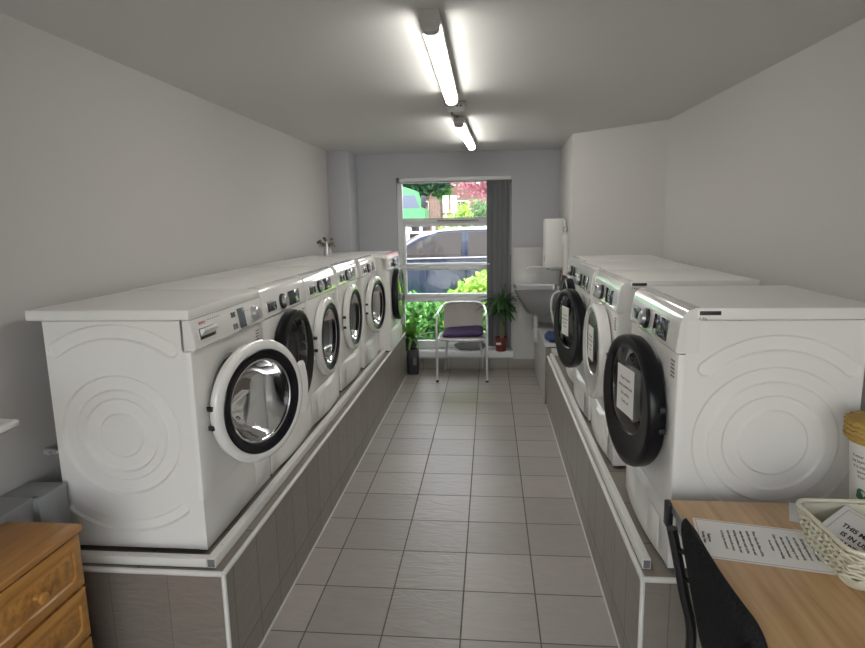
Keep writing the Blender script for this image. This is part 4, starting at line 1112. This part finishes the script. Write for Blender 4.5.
# ---- hedge, trees, house
shrub('hedge', 'dark green clipped hedge right of the white sign boards', (-.05, 18, .2), [((0, 0, 1.0), (.55, .5, .95)), ((.7, .1, 1.05), (.6, .5, .98)), ((1.5, .1, 1.0), (.6, .5, .95))], 2600, .14, 'hedge', 51, (.05, 1.0), 'hedge')
shrub('garden_bush', 'light green bush behind the white sign boards', (-.75, 17.2, .2), [((-.05, 0, .95), (.45, .4, .75)), ((.2, 0, 1.2), (.32, .3, .65))], 1400, .12, 'bright', 61, (.04, .9))
shrub('pink_tree', 'pink blossoming tree filling the upper right window pane', (.45, 23, .3), [((-.5, 0, 3.0), (1.15, .9, 1.0)), ((.5, 0, 3.2), (1.3, 1, 1.2)), ((-1.1, .1, 3.5), (.9, .8, .8)), ((0, 0, 4.2), (1.5, 1, .9))], 3800, .17, 'pink', 71, (.12, 2.6), 'tree')
shrub('dark_tree', 'dark green tree behind the green lorry at the upper left of window', (-4.6, 40, .7), [((0, 0, 3.6), (1.5, 1.2, 1.6)), ((1.3, 0, 4.2), (1.5, 1.2, 1.5)), ((-1.3, 0, 4.3), (1.6, 1.2, 1.5)), ((.6, 0, 5.4), (2.4, 1.4, 1.4))], 4200, .34, 'darktree', 81, (.2, 3.4), 'tree')
shrub('green_tree', 'mid-green tree between lorry and pink tree, in front of brick house', (-3.35, 43, .7), [((0, 0, 4.2), (1.0, .9, 1.3)), ((.2, 0, 3.1), (.6, .6, .8))], 1800, .28, 'midleaf', 91, (.12, 3.0), 'tree')
t = thing('brick_house', 'brown brick house far across the road behind the trees', 'house', (-1.5, 48, .75))
bm = BM(); box(bm, -9, 9, 0, 6, -.2, 6.2); obj('wall', bm, 'brick', t)
bm = BM(); prism(bm, [(-.4, 6.2), (6.4, 6.2), (3, 9)], -9.3, 9.3, 'x'); obj('roof', bm, 'roof', t)
for x in (-6, -3.6, -.4, 2.2, 5):
    for z in (1.2, 4.0):
        bm = BM(); box(bm, x - .5, x + .5, -.06, .0, z, z + 1.2, .01); f = obj('window_frame', bm, 'white_paint', t)
        b = BM(); box(b, x - .42, x + .42, -.07, -.055, z + .08, z + 1.12); obj('pane', b, 'carglass', f)
bm = BM(); box(bm, -.5, .4, -.05, 0, 0, 2.1, .01); obj('front_door', bm, 'truck_dark', t, (1.0, 0, 0))

# ------------------------------------------------------------------ light, sky, camera
w = bpy.data.worlds.new('World'); SC.world = w; w.use_nodes = True; nt = w.node_tree
bg = nt.nodes['Background']; sky = nt.nodes.new('ShaderNodeTexSky'); sky.sky_type = 'NISHITA'; sky.sun_disc = False
sky.sun_elevation = math.radians(55); sky.sun_rotation = math.radians(285); sky.air_density = 1.0; sky.dust_density = 1.5
hs = nt.nodes.new('ShaderNodeHueSaturation'); hs.inputs['Saturation'].default_value = .35
hz_ = nt.nodes.new('ShaderNodeMix'); hz_.data_type = 'RGBA'; hz_.blend_type = 'MULTIPLY'; hz_.inputs['Factor'].default_value = 1; hz_.inputs['B'].default_value = (1.06, 1.0, .93, 1)
nt.links.new(sky.outputs[0], hs.inputs['Color']); nt.links.new(hs.outputs[0], hz_.inputs['A']); nt.links.new(hz_.outputs['Result'], bg.inputs[0]); bg.inputs[1].default_value = .46
s = bpy.data.lights.new('Sun', 'SUN'); s.energy = 4.5; s.angle = math.radians(.6); s.color = (1, .96, .88)
so = bpy.data.objects.new('Sun', s); COL.objects.link(so)
d = Vector((.62, -.12, -.95)).normalized()      # direction the sunlight travels
so.rotation_euler = d.to_track_quat('-Z', 'Y').to_euler()

cam = bpy.data.cameras.new('Camera'); cam.sensor_width = 36; cam.lens = 24.95; cam.clip_start = .05; cam.clip_end = 300
co = bpy.data.objects.new('Camera', cam); COL.objects.link(co)
r_, u_, b_ = (0.99544, 0.09375, -0.01783), (0.00173, 0.16906, 0.9856), (0.09541, -0.98114, 0.16812)
co.matrix_world = Matrix(((r_[0], u_[0], b_[0], .1916), (r_[1], u_[1], b_[1], 0), (r_[2], u_[2], b_[2], 1.5524), (0, 0, 0, 1)))
SC.camera = co
vs = SC.view_settings; vs.view_transform = 'Standard'; vs.look = 'None'; vs.gamma = 1; vs.use_curve_mapping = False; vs.exposure = 1.45
